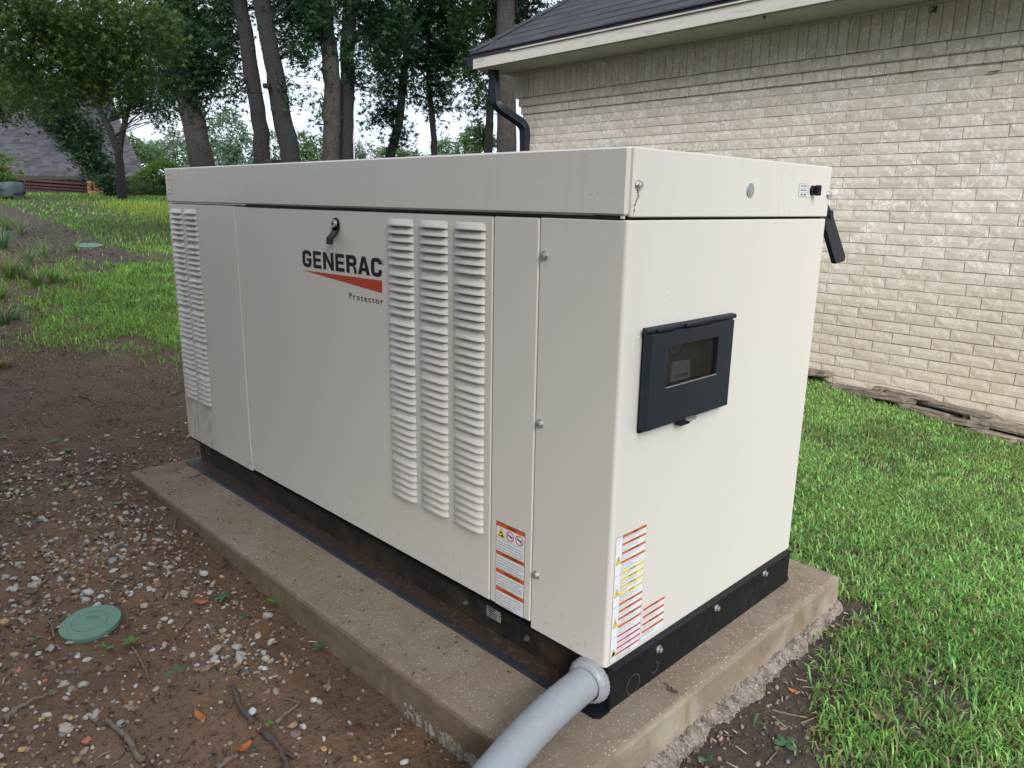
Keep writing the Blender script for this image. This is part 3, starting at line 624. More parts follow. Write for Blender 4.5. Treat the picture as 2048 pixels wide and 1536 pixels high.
# logo letters drawn as heavy extended strokes in a unit box
def letter(ch):
    P = []
    t = .32; th = .215
    if ch == 'E': P = [[(0, 0), (t, 0), (t, 1), (0, 1)], [(t, 0), (1, 0), (1, th), (t, th)], [(t, .41), (.93, .41), (.93, .59), (t, .59)], [(t, 1-th), (.98, 1-th), (.98, 1), (t, 1)]]
    if ch == 'N': P = [[(0, 0), (t*.85, 0), (t*.85, 1), (0, 1)], [(1-t*.85, 0), (1, 0), (1, 1), (1-t*.85, 1)], [(t*.85, 1), (t*.85, .62), (1-t*.85, 0), (1-t*.85, .38)]]
    if ch == 'A': P = [[(0, 0), (.26, 0), (.60, 1), (.37, 1)], [(1, 0), (.72, 0), (.485, .80), (.60, 1)], [(.29, .20), (.72, .20), (.67, .37), (.345, .37)]]
    if ch == 'A': P = [[(0, 0), (.29, 0), (.50, .72), (.50, 1), (.35, 1)], [(.71, 0), (1, 0), (.65, 1), (.50, 1), (.50, .72)], [(.3125, .2), (.6875, .2), (.634, .37), (.366, .37)]]
    def arc(cx, cy, rx, ry, ix, iy, a0, a1, n=8):
        for i in range(n):
            a, b = R(a0+(a1-a0)*i/n), R(a0+(a1-a0)*(i+1)/n)
            P.append([(cx+rx*math.cos(a), cy+ry*math.sin(a)), (cx+rx*math.cos(b), cy+ry*math.sin(b)), (cx+ix*math.cos(b), cy+iy*math.sin(b)), (cx+ix*math.cos(a), cy+iy*math.sin(a))])
    if ch in 'GC':
        q, p = .38, .29                                        # outer corner radii
        P += [[(0, p), (t, p), (t, 1-p), (0, 1-p)], [(q, 0), (1-q, 0), (1-q, th), (q, th)], [(q, 1-th), (1-q, 1-th), (1-q, 1), (q, 1)]]
        arc(q, 1-p, q, p, q-t, p-th, 90, 180); arc(q, p, q, p, q-t, p-th, 180, 270); arc(1-q, 1-p, q, p, q-t, p-th, 0, 90); arc(1-q, p, q, p, q-t, p-th, 270, 360)
        P.append([(1-t, .67), (1, .67), (1, 1-p), (1-t, 1-p)])
        if ch == 'G': P += [[(1-t, p), (1, p), (1, .36), (1-t, .36)], [(.5, .36), (1, .36), (1, .54), (.5, .54)]]
        else: P.append([(1-t, p), (1, p), (1, .38), (1-t, .38)])
    if ch == 'R':
        P = [[(0, 0), (t, 0), (t, 1), (0, 1)], [(t, 1-th), (.66, 1-th), (.66, 1), (t, 1)], [(t, .38), (.66, .38), (.66, .38+th), (t, .38+th)], [(.69, .68), (1, .68), (1, .70), (.69, .70)]]
        arc(.66, .70, .34, .30, .03, .085, 0, 90); arc(.66, .68, .34, .30, .03, .085, 270, 360)
        P += [[(.66, .38), (.66, .30), (.73, .20), (.96, .20), (.90, .38)], [(.73, .20), (.73, 0), (1, 0), (.96, .20)]]
    return P
logo = empty('logo'); logo.parent = gen; logo['label'] = 'printed GENERAC name over an orange wedge'
g = GB()
X = [(-1.2725, -1.2165), (-1.2065, -1.1580), (-1.1480, -1.0875), (-1.0780, -1.0290), (-1.0190, -.9640), (-.9585, -.8965), (-.8915, -.8385)]
for ch, (a, b) in zip('GENERAC', X):
    for P in letter(ch): g.add([(a+u*(b-a), .0003, .8195+v*.0525) for u, v in P], [tuple(range(len(P)))])
g.build('name_print', M['ink'], logo)
g = GB(); g.add([(-1.274, .0003, .8075), (-.8395, .0003, .8105), (-.8395, .0003, .7755), (-1.26, .0003, .8065)], [(0, 1, 2, 3)][:1]); g.build('wedge_print', M['logo_orange'], logo)
g = GB(); put_text(g, 'Protector', 'side', -1.0085, .7425, .1715, .0188, -.0003, bold=.012, sx=1.35)
put_text(g, 'R', 'side', -.8345, .8575, .0035, .006, -.0003); 
for i in range(20):
    a, b = 2*math.pi*i/20, 2*math.pi*(i+1)/20
    g.add([(-.8328+.0058*math.cos(a), .0003, .8605+.0068*math.sin(a)), (-.8328+.0058*math.cos(b), .0003, .8605+.0068*math.sin(b)), (-.8328+.0050*math.cos(b), .0003, .8605+.0060*math.sin(b)), (-.8328+.0050*math.cos(a), .0003, .8605+.0060*math.sin(a))], [(0, 1, 2, 3)])
g.build('model_print', M['ink'], logo)
# --- battery warning label on the narrow panel
wl = empty('warning_label'); wl.parent = gen; wl['label'] = 'tall orange and white warning label on the narrow panel'
x0, x1, z0, z1 = -.3645, -.2615, .0125, .2455
def sq(g, a, b, c_, d, off, m=0): g.add([(a, -off, c_), (b, -off, c_), (b, -off, d), (a, -off, d)], [(0, 1, 2, 3)], m)
g = GB(); sq(g, x0, x1, z0, z1, .0003); g.build('label_edge', M['ink'], wl)
g = GB(); sq(g, x0+.0012, x1-.0012, z0+.0012, z1-.0012, .0005); g.build('label_sheet', M['white_label'], wl)
heads = [('WARNING', .2335, .2443), ('AVERTISSEMENT', .1545, .1655), ('ADVERTENCIA', .1045, .1155), ('ADVERTÊNCIA', .0545, .0655)]
for _, a, b in heads: g = GB(); sq(g, x0+.0012, x1-.0012, a, b, .0007); g.build('header_band', M['orange'], wl)
g = GB()
for tx, a, b in heads:
    wd = .0050*len(tx); put_text(g, tx, 'side', (x0+x1)/2-wd/2+.006, a+.0022, wd, .0066 if 'Ê' not in tx else .0082, .0009, bold=.02)
BODY = [(.195, ['Explosion of battery gases can cause', 'severe injury or death. Do not smoke,', 'strike a match or cause a spark in the', 'vicinity of this battery compartment.']),
        (.150, ["L'explosion des gaz de batterie peut", 'causer des blessures graves ou la mort.', 'Ne pas fumer, ne pas allumer une', 'allumette ni provoquer une étincelle à', 'proximité du compartiment de batterie.']),
        (.100, ['La explosión de los gases de la batería', 'puede causar daños severos o la', 'muerte. No fume, ni encienda cerillos', 'o haga chispas en la vecindad de este', 'compartimiento de baterías.']),
        (.050, ['Explosões de gases da bateria podem', 'causar ferimentos graves e morte. Não', 'fume, não acenda fósforos nem cause', 'faíscas fora do área próxima ao', 'compartimento de bateria.'])]
for zt, lines in BODY:
    for k, tx in enumerate(lines): put_text(g, tx, 'side', x0+.004, zt-.0062-k*.0072, min(.095, .00245*len(tx)), .0052, .0007)
sq(g, x0, x1, .2005, .2011, .0007)
g.build('caption_text', M['ink'], wl)
g = GB(); g.add([(x0+.004, -.0007, .2045), (x0+.034, -.0007, .2045), (x0+.019, -.0007, .2325)], [(0, 1, 2)]); g.build('hazard_triangle', M['yellow'], wl)
g = GB(); g.add([(x0+.010, -.0009, .2075), (x0+.030, -.0009, .2075), (x0+.024, -.0009, .2145), (x0+.018, -.0009, .2100)], [(0, 1, 2, 3)]); g.add([(x0+.012, -.0009, .215), (x0+.020, -.0009, .217), (x0+.025, -.0009, .2145), (x0+.019, -.0009, .2225)], [(0, 1, 2, 3)])
for cxx in (x0+.051, x0+.084): g.add([(cxx-.009, -.0008, .2172), (cxx+.009, -.0008, .2152), (cxx+.009, -.0008, .2187), (cxx-.009, -.0008, .2202)], [(0, 1, 2, 3)])
g.build('hazard_print', M['ink'], wl)
g = GB()
for cxx in (x0+.051, x0+.084):
    for i in range(24):
        a, b = 2*math.pi*i/24, 2*math.pi*(i+1)/24
        g.add([(cxx+r_*math.cos(q), -.0010, .2178+r_*.94*math.sin(q)) for r_, q in ((.0142, a), (.0142, b), (.0118, b), (.0118, a))], [(0, 1, 2, 3)])
    g.add([(cxx-.0095, -.0011, .2258), (cxx-.0080, -.0011, .2272), (cxx+.0095, -.0011, .2098), (cxx+.0080, -.0011, .2084)], [(0, 1, 2, 3)])
g.build('ban_circle', M['red'], wl)
# --- end labels
def esq(g, a, b, c_, d, off, m=0): g.add([(off, a, c_), (off, b, c_), (off, b, d), (off, a, d)], [(0, 1, 2, 3)], m)
el = empty('hazard_label'); el.parent = gen; el['label'] = 'tall label with orange, yellow and red bands on the white end'
g = GB(); esq(g, .0148, .1290, .0055, .3165, .0004); g.build('label_edge', M['ink_soft'], el)
g = GB(); esq(g, .0156, .1282, .0063, .3157, .0006); g.build('label_sheet', M['white_label'], el)
rows = [.3165, .2975, .2765, .2545, .2270, .2110, .1930, .1740, .1500, .1320, .1130, .0930, .0680, .0530, .0380, .0230]
for nm, mt_, ks, hh in (('orange_band', 'orange', [0, 1, 2, 3, 8, 9, 10, 11], .0058), ('yellow_band', 'yellow', [4, 5, 6, 7], .0056), ('red_band', 'red', [12, 13, 14, 15], .0044)):
    for k in ks: g = GB(); esq(g, .0392, .1282, rows[k]-hh-.0006, rows[k]-.0006, .0008); g.build(nm, M[mt_], el)
g = GB(); words = ['WARNING', 'ADVERTENCIA', 'AVERTISSEMENT', 'ATENÇÃO', 'CAUTION', 'PRECAUCIÓN', 'ATTENTION', 'CUIDADO', 'WARNING', 'ADVERTENCIA', 'AVERTISSEMENT', 'ATENÇÃO', 'DANGER', 'PELIGRO', 'DANGER', 'PERIGO']
for k, zt in enumerate(rows):
    wd = .0030*len(words[k]); put_text(g, words[k], 'end', .084-wd/2, zt-.0056, wd, .0042, .0010, bold=.02)
    nxt = rows[k+1] if k < 15 else .006
    n_ = int((zt-.0062-nxt)/.0034)
    for j in range(n_):
        ln = random.uniform(.045, .082) if j < n_-1 else random.uniform(.02, .06)
        tx = ''.join(random.choice(['risk of ', 'shock ', 'can cause ', 'serious ', 'injury ', 'do not open ', 'before ', 'service ']) for _ in range(5))[:34]
        put_text(g, tx.strip(), 'end', .0408, zt-.0094-j*.0034, ln, .0022, .0008)
g.build('caption_text', M['ink'], el)
g = GB(); esq(g, .0388, .0392, .0063, .3157, .0008)
for z in (.222, .1445, .0675): esq(g, .0156, .0388, z, z+.0006, .0008)
g.build('label_ruling', M['ink_soft'], el)
for z in (.262, .182, .105, .030):
    g = GB(); g.add([(.0009, .0172, z-.011), (.0009, .0372, z-.011), (.0009, .0272, z+.009)], [(0, 1, 2)]); g.build('hazard_triangle', M['yellow'], el)
g = GB()
for i, z in enumerate((.262, .182, .105, .030)):
    if i < 3: g.add([(.0011, .0285, z+.004), (.0011, .0258, z-.002), (.0011, .0275, z-.002), (.0011, .0262, z-.008), (.0011, .0292, z-.001), (.0011, .0274, z-.001)], [(0, 1, 2, 5), (5, 2, 3, 4)])
    else: g.add([(.0011, .0215, z-.009), (.0011, .033, z-.009), (.0011, .031, z-.001), (.0011, .026, z+.002)], [(0, 1, 2, 3)])
    for (a, b) in (((.0172, z-.011), (.0372, z-.011)), ((.0372, z-.011), (.0272, z+.009)), ((.0272, z+.009), (.0172, z-.011))):
        d = np.array([b[0]-a[0], b[1]-a[1]]); d /= np.linalg.norm(d); n_ = np.array([-d[1], d[0]])*.0006
        g.add([(.0012, a[0], a[1]), (.0012, b[0], b[1]), (.0012, b[0]+n_[0], b[1]+n_[1]), (.0012, a[0]+n_[0], a[1]+n_[1])], [(0, 1, 2, 3)])
g.build('hazard_print', M['ink'], el)
sl2 = empty('short_label'); sl2.parent = gen; sl2['label'] = 'short orange banded warning label beside the tall one'
g = GB(); esq(g, .1365, .2262, .0135, .0972, .0004); g.build('label_sheet', M['white_label'], sl2)
r2 = [.0972, .0775, .0575, .0375]
for z in r2: g = GB(); esq(g, .1369, .2260, z-.0068, z-.0004, .0006); g.build('orange_band', M['orange'], sl2)
g = GB()
for z, wd_ in zip(r2, ['WARNING', 'ADVERTENCIA', 'AVERTISSEMENT', 'ATENÇÃO']):
    wd = .0031*len(wd_); put_text(g, wd_, 'end', .183-wd/2, z-.0058, wd, .0043, .0008, bold=.02)
    for j in range(3): put_text(g, random.choice(['hot exhaust parts keep clear', 'read the manual before use', 'keep hands away from fan']), 'end', .139, z-.0106-j*.0036, random.uniform(.045, .08), .0023, .0006)
g.build('caption_text', M['ink'], sl2)
# lid labels
ll_ = empty('oil_label'); ll_.parent = gen; ll_['label'] = 'small black framed white label beside the knob'
g = GB(); esq(g, .7245, .7755, 1.0555, 1.0890, .0018); g.build('label_edge', M['ink'], ll_)
g = GB()
for k in range(3): esq(g, .7257, .7743, 1.0567+k*.0107, 1.0667+k*.0107, .0020)
g.build('label_sheet', M['white_label'], ll_)
g = GB()
for k, tx in enumerate(['AIRE LIBRE', 'DESBLOQUEAR', 'LIGHT SWITCH']): put_text(g, tx, 'end', .732, 1.0592+k*.0107, .036, .0050, .0022, bold=.02)
g.build('caption_text', M['ink'], ll_)
cl_ = empty('lid_label'); cl_.parent = gen; cl_['label'] = 'small yellow and white label at the far end of the lid'
g = GB(); sq(g, -2.332, -2.278, 1.038, 1.1135, .0034); g.build('label_edge', M['ink'], cl_)
g = GB(); sq(g, -2.3305, -2.2795, 1.0395, 1.112, .0036); g.build('label_sheet', M['white_label'], cl_)
g = GB()
for z in (1.1045, 1.086, 1.067, 1.049): sq(g, -2.322, -2.2795, z, z+.005, .0038)
g.build('yellow_band', M['yellow'], cl_)
g = GB()
for z in (1.101, 1.083, 1.064, 1.046):
    for j in range(2): sq(g, -2.320, -2.288, z-.0045-j*.0045, z-.0033-j*.0045, .0038)
g.build('caption_text', M['ink_soft'], cl_)
g = GB(); sq(g, -1.772, -1.732, .024, .036, .0003); g.build('maker_plate', M['ink_soft'], gen)
g = GB()
for (a, b, c_, d) in ((-1.771, -1.733, .0248, .0285), (-1.771, -1.733, .0297, .0352)): sq(g, a, b, c_, d, .0005)
g.build('plate_face', M['paint_clean'], gen)

# ------------------------------------------------------------------ conduit
con = empty('electrical_conduit', (-.02, -.03, -.05), label='thick grey PVC conduit bending out of the base rail', cat='conduit')
def Cc(v): return [tuple(np.array(p)-np.array(con.location)) for p in v]
ctr = [np.array(p) for p in ((-.044, .028, -.049), (-.041, -.02, -.048), (-.036, -.07, -.047), (-.030, -.12, -.046), (-.022, -.18, -.047), (-.012, -.24, -.050), (-.001, -.30, -.055), (.010, -.36, -.063), (.018, -.42, -.078), (.036, -.48, -.105), (.056, -.53, -.145), (.075, -.57, -.20), (.090, -.60, -.27))]
fine_ = []
for i in range(len(ctr)-1):
    for t in (0, .5): fine_.append(ctr[i]*(1-t)+ctr[i+1]*t)
fine_.append(ctr[-1])
g = MB(); g.tube(fine_, .0398, 32); g.v = Cc(g.v); g.build('conduit_pipe', M['pvc'], con, smooth=True)
# nut with rounded shoulders and cast ribs
g = MB(); dirn = (ctr[3]-ctr[1]); dirn /= np.linalg.norm(dirn); p0 = ctr[0]+dirn*.004
prof = [(0, .028), (0, .048), (.004, .0520), (.012, .0535), (.030, .0530), (.040, .0505), (.047, .0460), (.050, .0410)]
pp = [p0+dirn*a for a, _ in prof]
a_ = np.cross(dirn, [0, 0, 1]); a_ /= np.linalg.norm(a_); b_ = np.cross(dirn, a_)
V = [p+r_*(a_*math.cos(2*math.pi*k/48)+b_*math.sin(2*math.pi*k/48)) for (q_, r_), p in zip(prof, pp) for k in range(48)]
g.add(V, [(i*48+k, i*48+(k+1) % 48, (i+1)*48+(k+1) % 48, (i+1)*48+k) for i in range(len(prof)-1) for k in range(48)]); g.v = Cc(g.v)
fixn(g.build('coupling_nut', M['pvc_nut'], con, smooth=True))
g = MB()
for k in range(16):
    an = 2*math.pi*(k+.5)/16; 
    for (q0, q1, s0) in ((.010, .036, -.09), (.010, .036, .09)):
        u = a_*math.cos(an+s0)+b_*math.sin(an+s0); g.tube([p0+dirn*q0+u*.0530, p0+dirn*(q0+q1)/2+u*.0536, p0+dirn*q1+u*.0520], .0011, 5)
    u0 = a_*math.cos(an-.09)+b_*math.sin(an-.09); u1 = a_*math.cos(an+.09)+b_*math.sin(an+.09); q = .010 if k % 2 else .036
    g.tube([p0+dirn*q+u0*.0525, p0+dirn*q+u1*.0525], .0011, 5)
g.v = Cc(g.v); g.build('nut_ribs', M['pvc_nut'], con)
g = MB(); g.tube([p0-dirn*.004, p0+dirn*.001], .046, 36); g.v = Cc(g.v); g.build('lock_ring', M['black'], con)
# crumb of dirt on the slab
g = MB()
for i in range(7): 
    t = i/6; g.tube([(-.004+.02*math.sin(t*4), .012*t, .003), (.002+.02*math.sin(t*4+.6), .012*t+.004, .0045)], .0022, 6)
o = g.build('dirt_crumb', M['twig_dark'], label='small curled dark dirt crumb on the pad beside the black end rail', cat='dirt clump'); o.location = (.065, .17, SZ)

# ------------------------------------------------------------------ brick house
WN = np.array([0.065595, 0.997846, 0]); WT = np.array([-.997846, .065595, 0]); WD = 4.20465
def WP(u, off, z): return tuple(WN*(WD-off)+WT*u+np.array([0, 0, z]))
S_, JP, Z0, U0 = .07447, .254948, 1.30851, 1.539217
WZT = 2.283; UC = 5.063
house = empty('brick_house', WP(UC, 0, -.3), label='whitewashed brick house with dark shingle roof on the right', cat='house')
HO = np.array(house.location)
class HB(MB):
    def build(s, name, mats, parent=None, **k):
        s.v = [tuple(np.array(v)-HO) for v in s.v]; return MB.build(s, name, mats, parent if parent is not None else house, **k)
def wbox(g, u0, u1, o0, o1, z0, z1, m=0):
    V = [WP(u, o, z) for z in (z0, z1) for (u, o) in ((u0, o0), (u1, o0), (u1, o1), (u0, o1))]
    g.add(V, [(0, 1, 2, 3), (7, 6, 5, 4), (0, 4, 5, 1), (1, 5, 6, 2), (2, 6, 7, 3), (3, 7, 4, 0)], m)
UR = -3.2
g = HB(); wbox(g, UR, UC-.004, -7.0, .0005, -.75, WZT); wall = fixn(g.build('wall', M['mortar']))
jt = .0068
def brick_mesh(L_, H_, D_, seed):
    r_ = random.Random(seed); m = MB(); nu, nv = 7, 3
    us = np.linspace(-L_/2, L_/2, nu); vs = np.linspace(-H_/2, H_/2, nv); V = []; F = []
    for j, v in enumerate(vs):
        for i, u in enumerate(us):
            e = i in (0, nu-1) or j in (0, nv-1)
            V.append((u+(r_.uniform(-.0012, .0012)), D_-(.0022+r_.uniform(0, .0014) if e else r_.uniform(0, .0010)), v+r_.uniform(-.0011, .0011)))
    for j in range(nv-1):
        for i in range(nu-1): F.append((j*nu+i, j*nu+i+1, (j+1)*nu+i+1, (j+1)*nu+i))
    per = [i for i in range(nu)]+[j*nu+nu-1 for j in range(1, nv)]+[(nv-1)*nu+i for i in range(nu-2, -1, -1)]+[j*nu for j in range(nv-2, 0, -1)]
    b = len(V)
    for i in per: V.append((V[i][0]*1.0+(.0006 if V[i][0] > 0 else -.0006), 0, V[i][2]))
    for k in range(len(per)): k2 = (k+1) % len(per); F.append((per[k], b+k, b+k2, per[k2]))
    me = bpy.data.meshes.new('brick'); me.from_pydata([(-x, -y, z) for x, y, z in V], [], F); me.materials.append(M['brick'])
    import bmesh
    bm = bmesh.new(); bm.from_mesh(me); bmesh.ops.recalc_face_normals(bm, faces=bm.faces); bm.to_mesh(me); bm.free()
    return me
rotw = math.atan2(-WT[1], -WT[0])         # local +x runs along -WT (to the right in view)
BM = [brick_mesh(JP-jt, S_-jt, .017, s) for s in range(8)]; HM = [brick_mesh(JP/2-jt, S_-jt, .017, 50+s) for s in range(3)]
def proj(p):
    d = np.array(p)-CAM; w_ = d @ CF; return 1024+FP*(d @ CR)/w_, 768-FP*(d @ CU)/w_, w_
def place(name, me, parent, u, off, z):
    o = bpy.data.objects.new(name, me); COL.objects.link(o); o.parent = parent
    p = np.array(WP(u, off, z))-HO; o.location = p; o.rotation_euler = (random.gauss(0, .006), random.gauss(0, .0022), rotw+random.gauss(0, .003)); return o
blist = []
ktop, kbot = -8, 29
for k in range(ktop, kbot):
    zt = Z0-k*S_; zc = zt-S_/2
    sh = (0 if k % 2 == 0 else .5)*JP+{1: .03, 5: -.02}.get(k % 9, 0)
    um = U0-sh
    n0 = int((UR-um)/JP)-1; n1 = int((UC-um)/JP)+2
    for n_ in range(n0, n1):
        a, b = um+n_*JP, um+(n_+1)*JP
        if b > UC: b = UC if UC-a > .03 else None
        if b is None or a < UR: continue
        blist.append(((a+b)/2, b-a, zc))
def seen(u, z):
    x, y, w_ = proj(WP(u, 0, z)); return -40 < x < 2090 and -40 < y < 1000 and not (x < 1640 and y > 334-(1650-x)*.10+8 and x < 1640 and z < 1.2)
sc_ = sorted(blist, key=lambda q: -(1000 if seen(q[0], q[2]) else 0)+proj(WP(q[0], 0, q[2]))[2])
def add_brick_geo(g, u, wd, z, me_src, off=0., zrot=False):
    V = [v.co for v in me_src.vertices]; 
    g.add([WP(u-v.x*wd, off-v.y, z+v.z) for v in V], [tuple(p.vertices) for p in me_src.polygons])
SM = {}
nb = 0; rest = HB()
for (u, wd, z) in sc_:
    if nb < 300:
        if abs(wd-JP) < .002: me = random.choice(BM)
        else:
            key = round(wd, 2)
            if key not in SM: SM[key] = brick_mesh(wd-jt, S_-jt, .017, int(wd*1000))
            me = SM[key]
        place('brick', me, wall, u, -.010+random.uniform(-.0015, .0015), z); nb += 1
    elif z < WZT and u > -1.6: add_brick_geo(rest, u, wd/JP, z, random.choice(BM), -.010)
rest.build('brick', M['brick'], wall, kind='stuff')
# corbelled courses (brick ends) and soldier course
hd = .0985
CM = [brick_mesh(hd-jt, S_-.004, .10, 90+s) for s in range(4)]; zc1, zc2 = 1.893+S_/2, 1.893+S_*1.5
stf = HB()
for row, (zc, off) in enumerate(((1.9305, -.084+.0), (2.0095, -.067))):
    nseen = 0; u = UC+.012+.02*row
    while u > -1.4:
        if u > -.6: place('corbel_brick', random.choice(CM), wall, u-hd/2, off+.008, zc)
        else: add_brick_geo(stf, u-hd/2, 1, zc, random.choice(CM), off+.008)
        u -= hd
stf.build('corbel_brick', M['brick'], wall, kind='stuff')
SMm = [brick_mesh(.0735-.006, .232, .115, 120+s) for s in range(5)]
u = UC+.085
while u > -1.5:
    place('soldier_brick', random.choice(SMm), wall, u-.0367, -.060, 2.166); u -= .0735
g = HB(); wbox(g, UR, UC+.075, -.2, .047, 2.05, WZT); g.build('soldier_backing', M['mortar'], wall)
g = HB(); wbox(g, UR, UC+.01, -.2, .018, 1.90, 1.965); wbox(g, UR, UC+.03, -.2, .035, 1.967, 2.048); g.build('corbel_backing', M['mortar'], wall)
# eaves
OV = .45; UE = 5.312
g = HB(); wbox(g, UR, UE-.02, OV-.004, OV+.020, 2.300, 2.404); g.build('fascia_board', M['trim'])
g = HB(); wbox(g, UR, UE-.04, -.35, OV-.005, WZT+.006, WZT+.022); g.build('soffit_board', M['soffit'])
g = HB(); wbox(g, UC-.02, UC+.085, .058, .085, 2.255, WZT+.005); wbox(g, UR, UC+.08, .058, .072, 2.268, WZT+.005); g.build('frieze_board', M['trim'])
g = HB(); wbox(g, UE-.045, UE-.018, -3.5, OV-.006, 2.300, 2.404); g.build('fascia_board', M['trim'])
g = HB(); wbox(g, UR, UE, OV+.0205, OV+.028, 2.397, 2.440); g.build('drip_edge', M['drip'])
g = HB(); wbox(g, UR, UE-.6, OV+.0285, OV+.034, 2.396, 2.408); g.build('drip_lip', M['trim'])
# gutter on the left end, running away from the viewer, and its downspout
gut = empty('gutter'); gut.parent = house
g = HB(); pf = [(0, .09), (0, .02), (.02, 0), (.085, 0), (.105, .03), (.12, .09), (.112, .09), (.098, .035), (.08, .008), (.022, .008), (.008, .024), (.008, .09)]
V = [WP(UE-.015+a, OV+.01, 2.325+b) for a, b in pf]+[WP(UE-.015+a, -3.5, 2.325+b) for a, b in pf]; n = len(pf)
g.add(V, [tuple(range(n)), tuple(range(n, 2*n))[::-1]]+[(i, (i+1) % n, n+(i+1) % n, n+i) for i in range(n)])
g.add([WP(UE-.015+a, OV+.012, 2.325+b) for a, b in ((0, .09), (0, .02), (.02, 0), (.085, 0), (.105, .03), (.12, .09))], [(0, 1, 2, 3, 4, 5)])
fixn(g.build('gutter_trough', M['gutter'], gut))
def rect_sweep(g, pts, a, b, ribs=True):
    """downspout: ribbed rectangular section swept along pts; a along the wall, b out from it"""
    sec = []
    nr = 5
    for i in range(nr*2+1):
        t = -1+2*i/(nr*2); sec.append((t*a, b-(.0035 if i % 2 else 0)))
    for i in range(1, nr*2): t = 1-2*i/(nr*2); sec.append((a-(.003 if i % 2 else 0), t*b))
    for i in range(nr*2+1): t = 1-2*i/(nr*2); sec.append((t*a, -b+(.0035 if i % 2 else 0)))
    for i in range(1, nr*2): t = -1+2*i/(nr*2); sec.append((-a+(.003 if i % 2 else 0), t*b))
    n = len(sec); V = []
    P = [np.array(p, float) for p in pts]
    for i, p in enumerate(P):
        t = P[min(i+1, len(P)-1)]-P[max(i-1, 0)]; t /= np.linalg.norm(t)
        side = WT*1.0; side = side-t*(side @ t)
        if np.linalg.norm(side) < .2: side = np.array([0, 0, 1.])-t*t[2]
        side /= np.linalg.norm(side); o_ = np.cross(t, side)
        if o_ @ (-WN) < 0: o_ = -o_
        V += [p+side*s_+o_*q_ for s_, q_ in sec]
    g.add(V, [(i*n+k, i*n+(k+1) % n, (i+1)*n+(k+1) % n, (i+1)*n+k) for i in range(len(P)-1) for k in range(n)])
ds = empty('downspout'); ds.parent = house
def smooth_path(C_, n=5):
    C_ = [np.array(c_, float) for c_ in C_]; O = [C_[0]]
    for i in range(1, len(C_)-1):
        a = C_[i]+(C_[i-1]-C_[i])*min(.5, .10/np.linalg.norm(C_[i-1]-C_[i])); b = C_[i]+(C_[i+1]-C_[i])*min(.5, .10/np.linalg.norm(C_[i+1]-C_[i]))
        for t in np.linspace(0, 1, n): O.append(a*(1-t)**2+2*C_[i]*t*(1-t)+b*t*t)
    O.append(C_[-1]); return O
top_ = np.array(WP(5.145, .33, 2.33)); k1 = np.array(WP(5.105, .33, 1.955)); k2 = np.array(WP(4.935, .085, 1.78)); bt = np.array(WP(4.925, .085, -.30))
g = HB(); rect_sweep(g, [top_, top_*.1+k1*.9], .042, .031); g.build('upper_pipe', M['gutter'], ds)
g = HB(); rect_sweep(g, smooth_path([top_*.25+k1*.75, k1, k2, k2*.93+bt*.07], 10), .044, .033); g.build('elbow', M['gutter'], ds)
g = HB(); rect_sweep(g, [k2*.95+bt*.05, bt], .042, .031); g.build('lower_pipe', M['gutter'], ds)
# roof: front slope and left hip with real shingles
SL = .72; EO = OV+.035; EZ = 2.440; UH = UE+.02
roof = empty('roof'); roof.parent = house
def RP(u, s, h=0):      # point on the front slope: s = plan distance back from the eave
    return WP(u, EO-s, EZ+SL*s+h)
nz__ = math.sqrt(1+SL*SL)
g = HB(); g.add([RP(UR, 0), RP(UH, 0), RP(UH-3.2, 3.2), RP(UR, 3.2)], [(0, 1, 2, 3)])
g.add([RP(UH, 0), WP(UH, EO-6.4, EZ), RP(UH-3.2, 3.2)], [(0, 1, 2)]); g.build('roof_deck', M['drip'], roof)
ex = .125/nz__*1.0; r = 0; s = -.012
while s < 1.55:
    u = UH-max(s, 0)-.01; first = True
    while u > max(-.9, 4.9-s*3.6-1.9 if s > .4 else -.9):
        wd = random.uniform(.24, .36)*(1 if not first else random.uniform(.4, 1)); first = False; lo = max(u-wd, UR)
        g = HB(); h0 = .010+random.choice((0, .004)); s1 = s+ex*1.15
        A = [RP(u-.001, s, h0), RP(lo+.001, s, h0), RP(lo+.001, s1, .005), RP(u-.001-max(0, (s1-s))*(1 if first else 0), s1, .005)]
        B = [RP(u-.001, s, .0005), RP(lo+.001, s, .0005), RP(lo+.001, s1, .0005), RP(u-.001, s1, .0005)]
        g.add(A+B, [(0, 1, 2, 3), (0, 4, 5, 1), (1, 5, 6, 2), (3, 7, 4, 0)]); fixn(g.build('shingle', M['shingle'], roof)); u = lo
    s += ex; r += 1
for i in range(11):     # hip cap shingles along the edge
    s0, s1 = i*.150, i*.150+.20
    def HPt(s, a, h): return np.array(RP(UH-s, s, h))+(np.array(WT)*(-.7)+np.array(WN)*(-.7)*.0)*0
    g = HB(); wd = .12
    def cp(s, side, h):
        base = np.array(WP(UH-s, EO-s, EZ+SL*s+h))
        return base if side == 0 else (base-WT*wd*.8-WN*0+np.array([0, 0, 0]) if side == 1 else base+WN*wd*.8+np.array([0, 0, 0]))
    V = [cp(s0, 1, .022), cp(s0, 0, .034), cp(s0, 2, .022), cp(s1, 1, .012), cp(s1, 0, .022), cp(s1, 2, .012), cp(s0, 1, .006), cp(s0, 0, .018), cp(s0, 2, .006)]
    g.add(V, [(0, 3, 4, 1), (1, 4, 5, 2), (0, 1, 7, 6), (1, 2, 8, 7)]); fixn(g.build('cap_shingle', M['shingle'], roof))
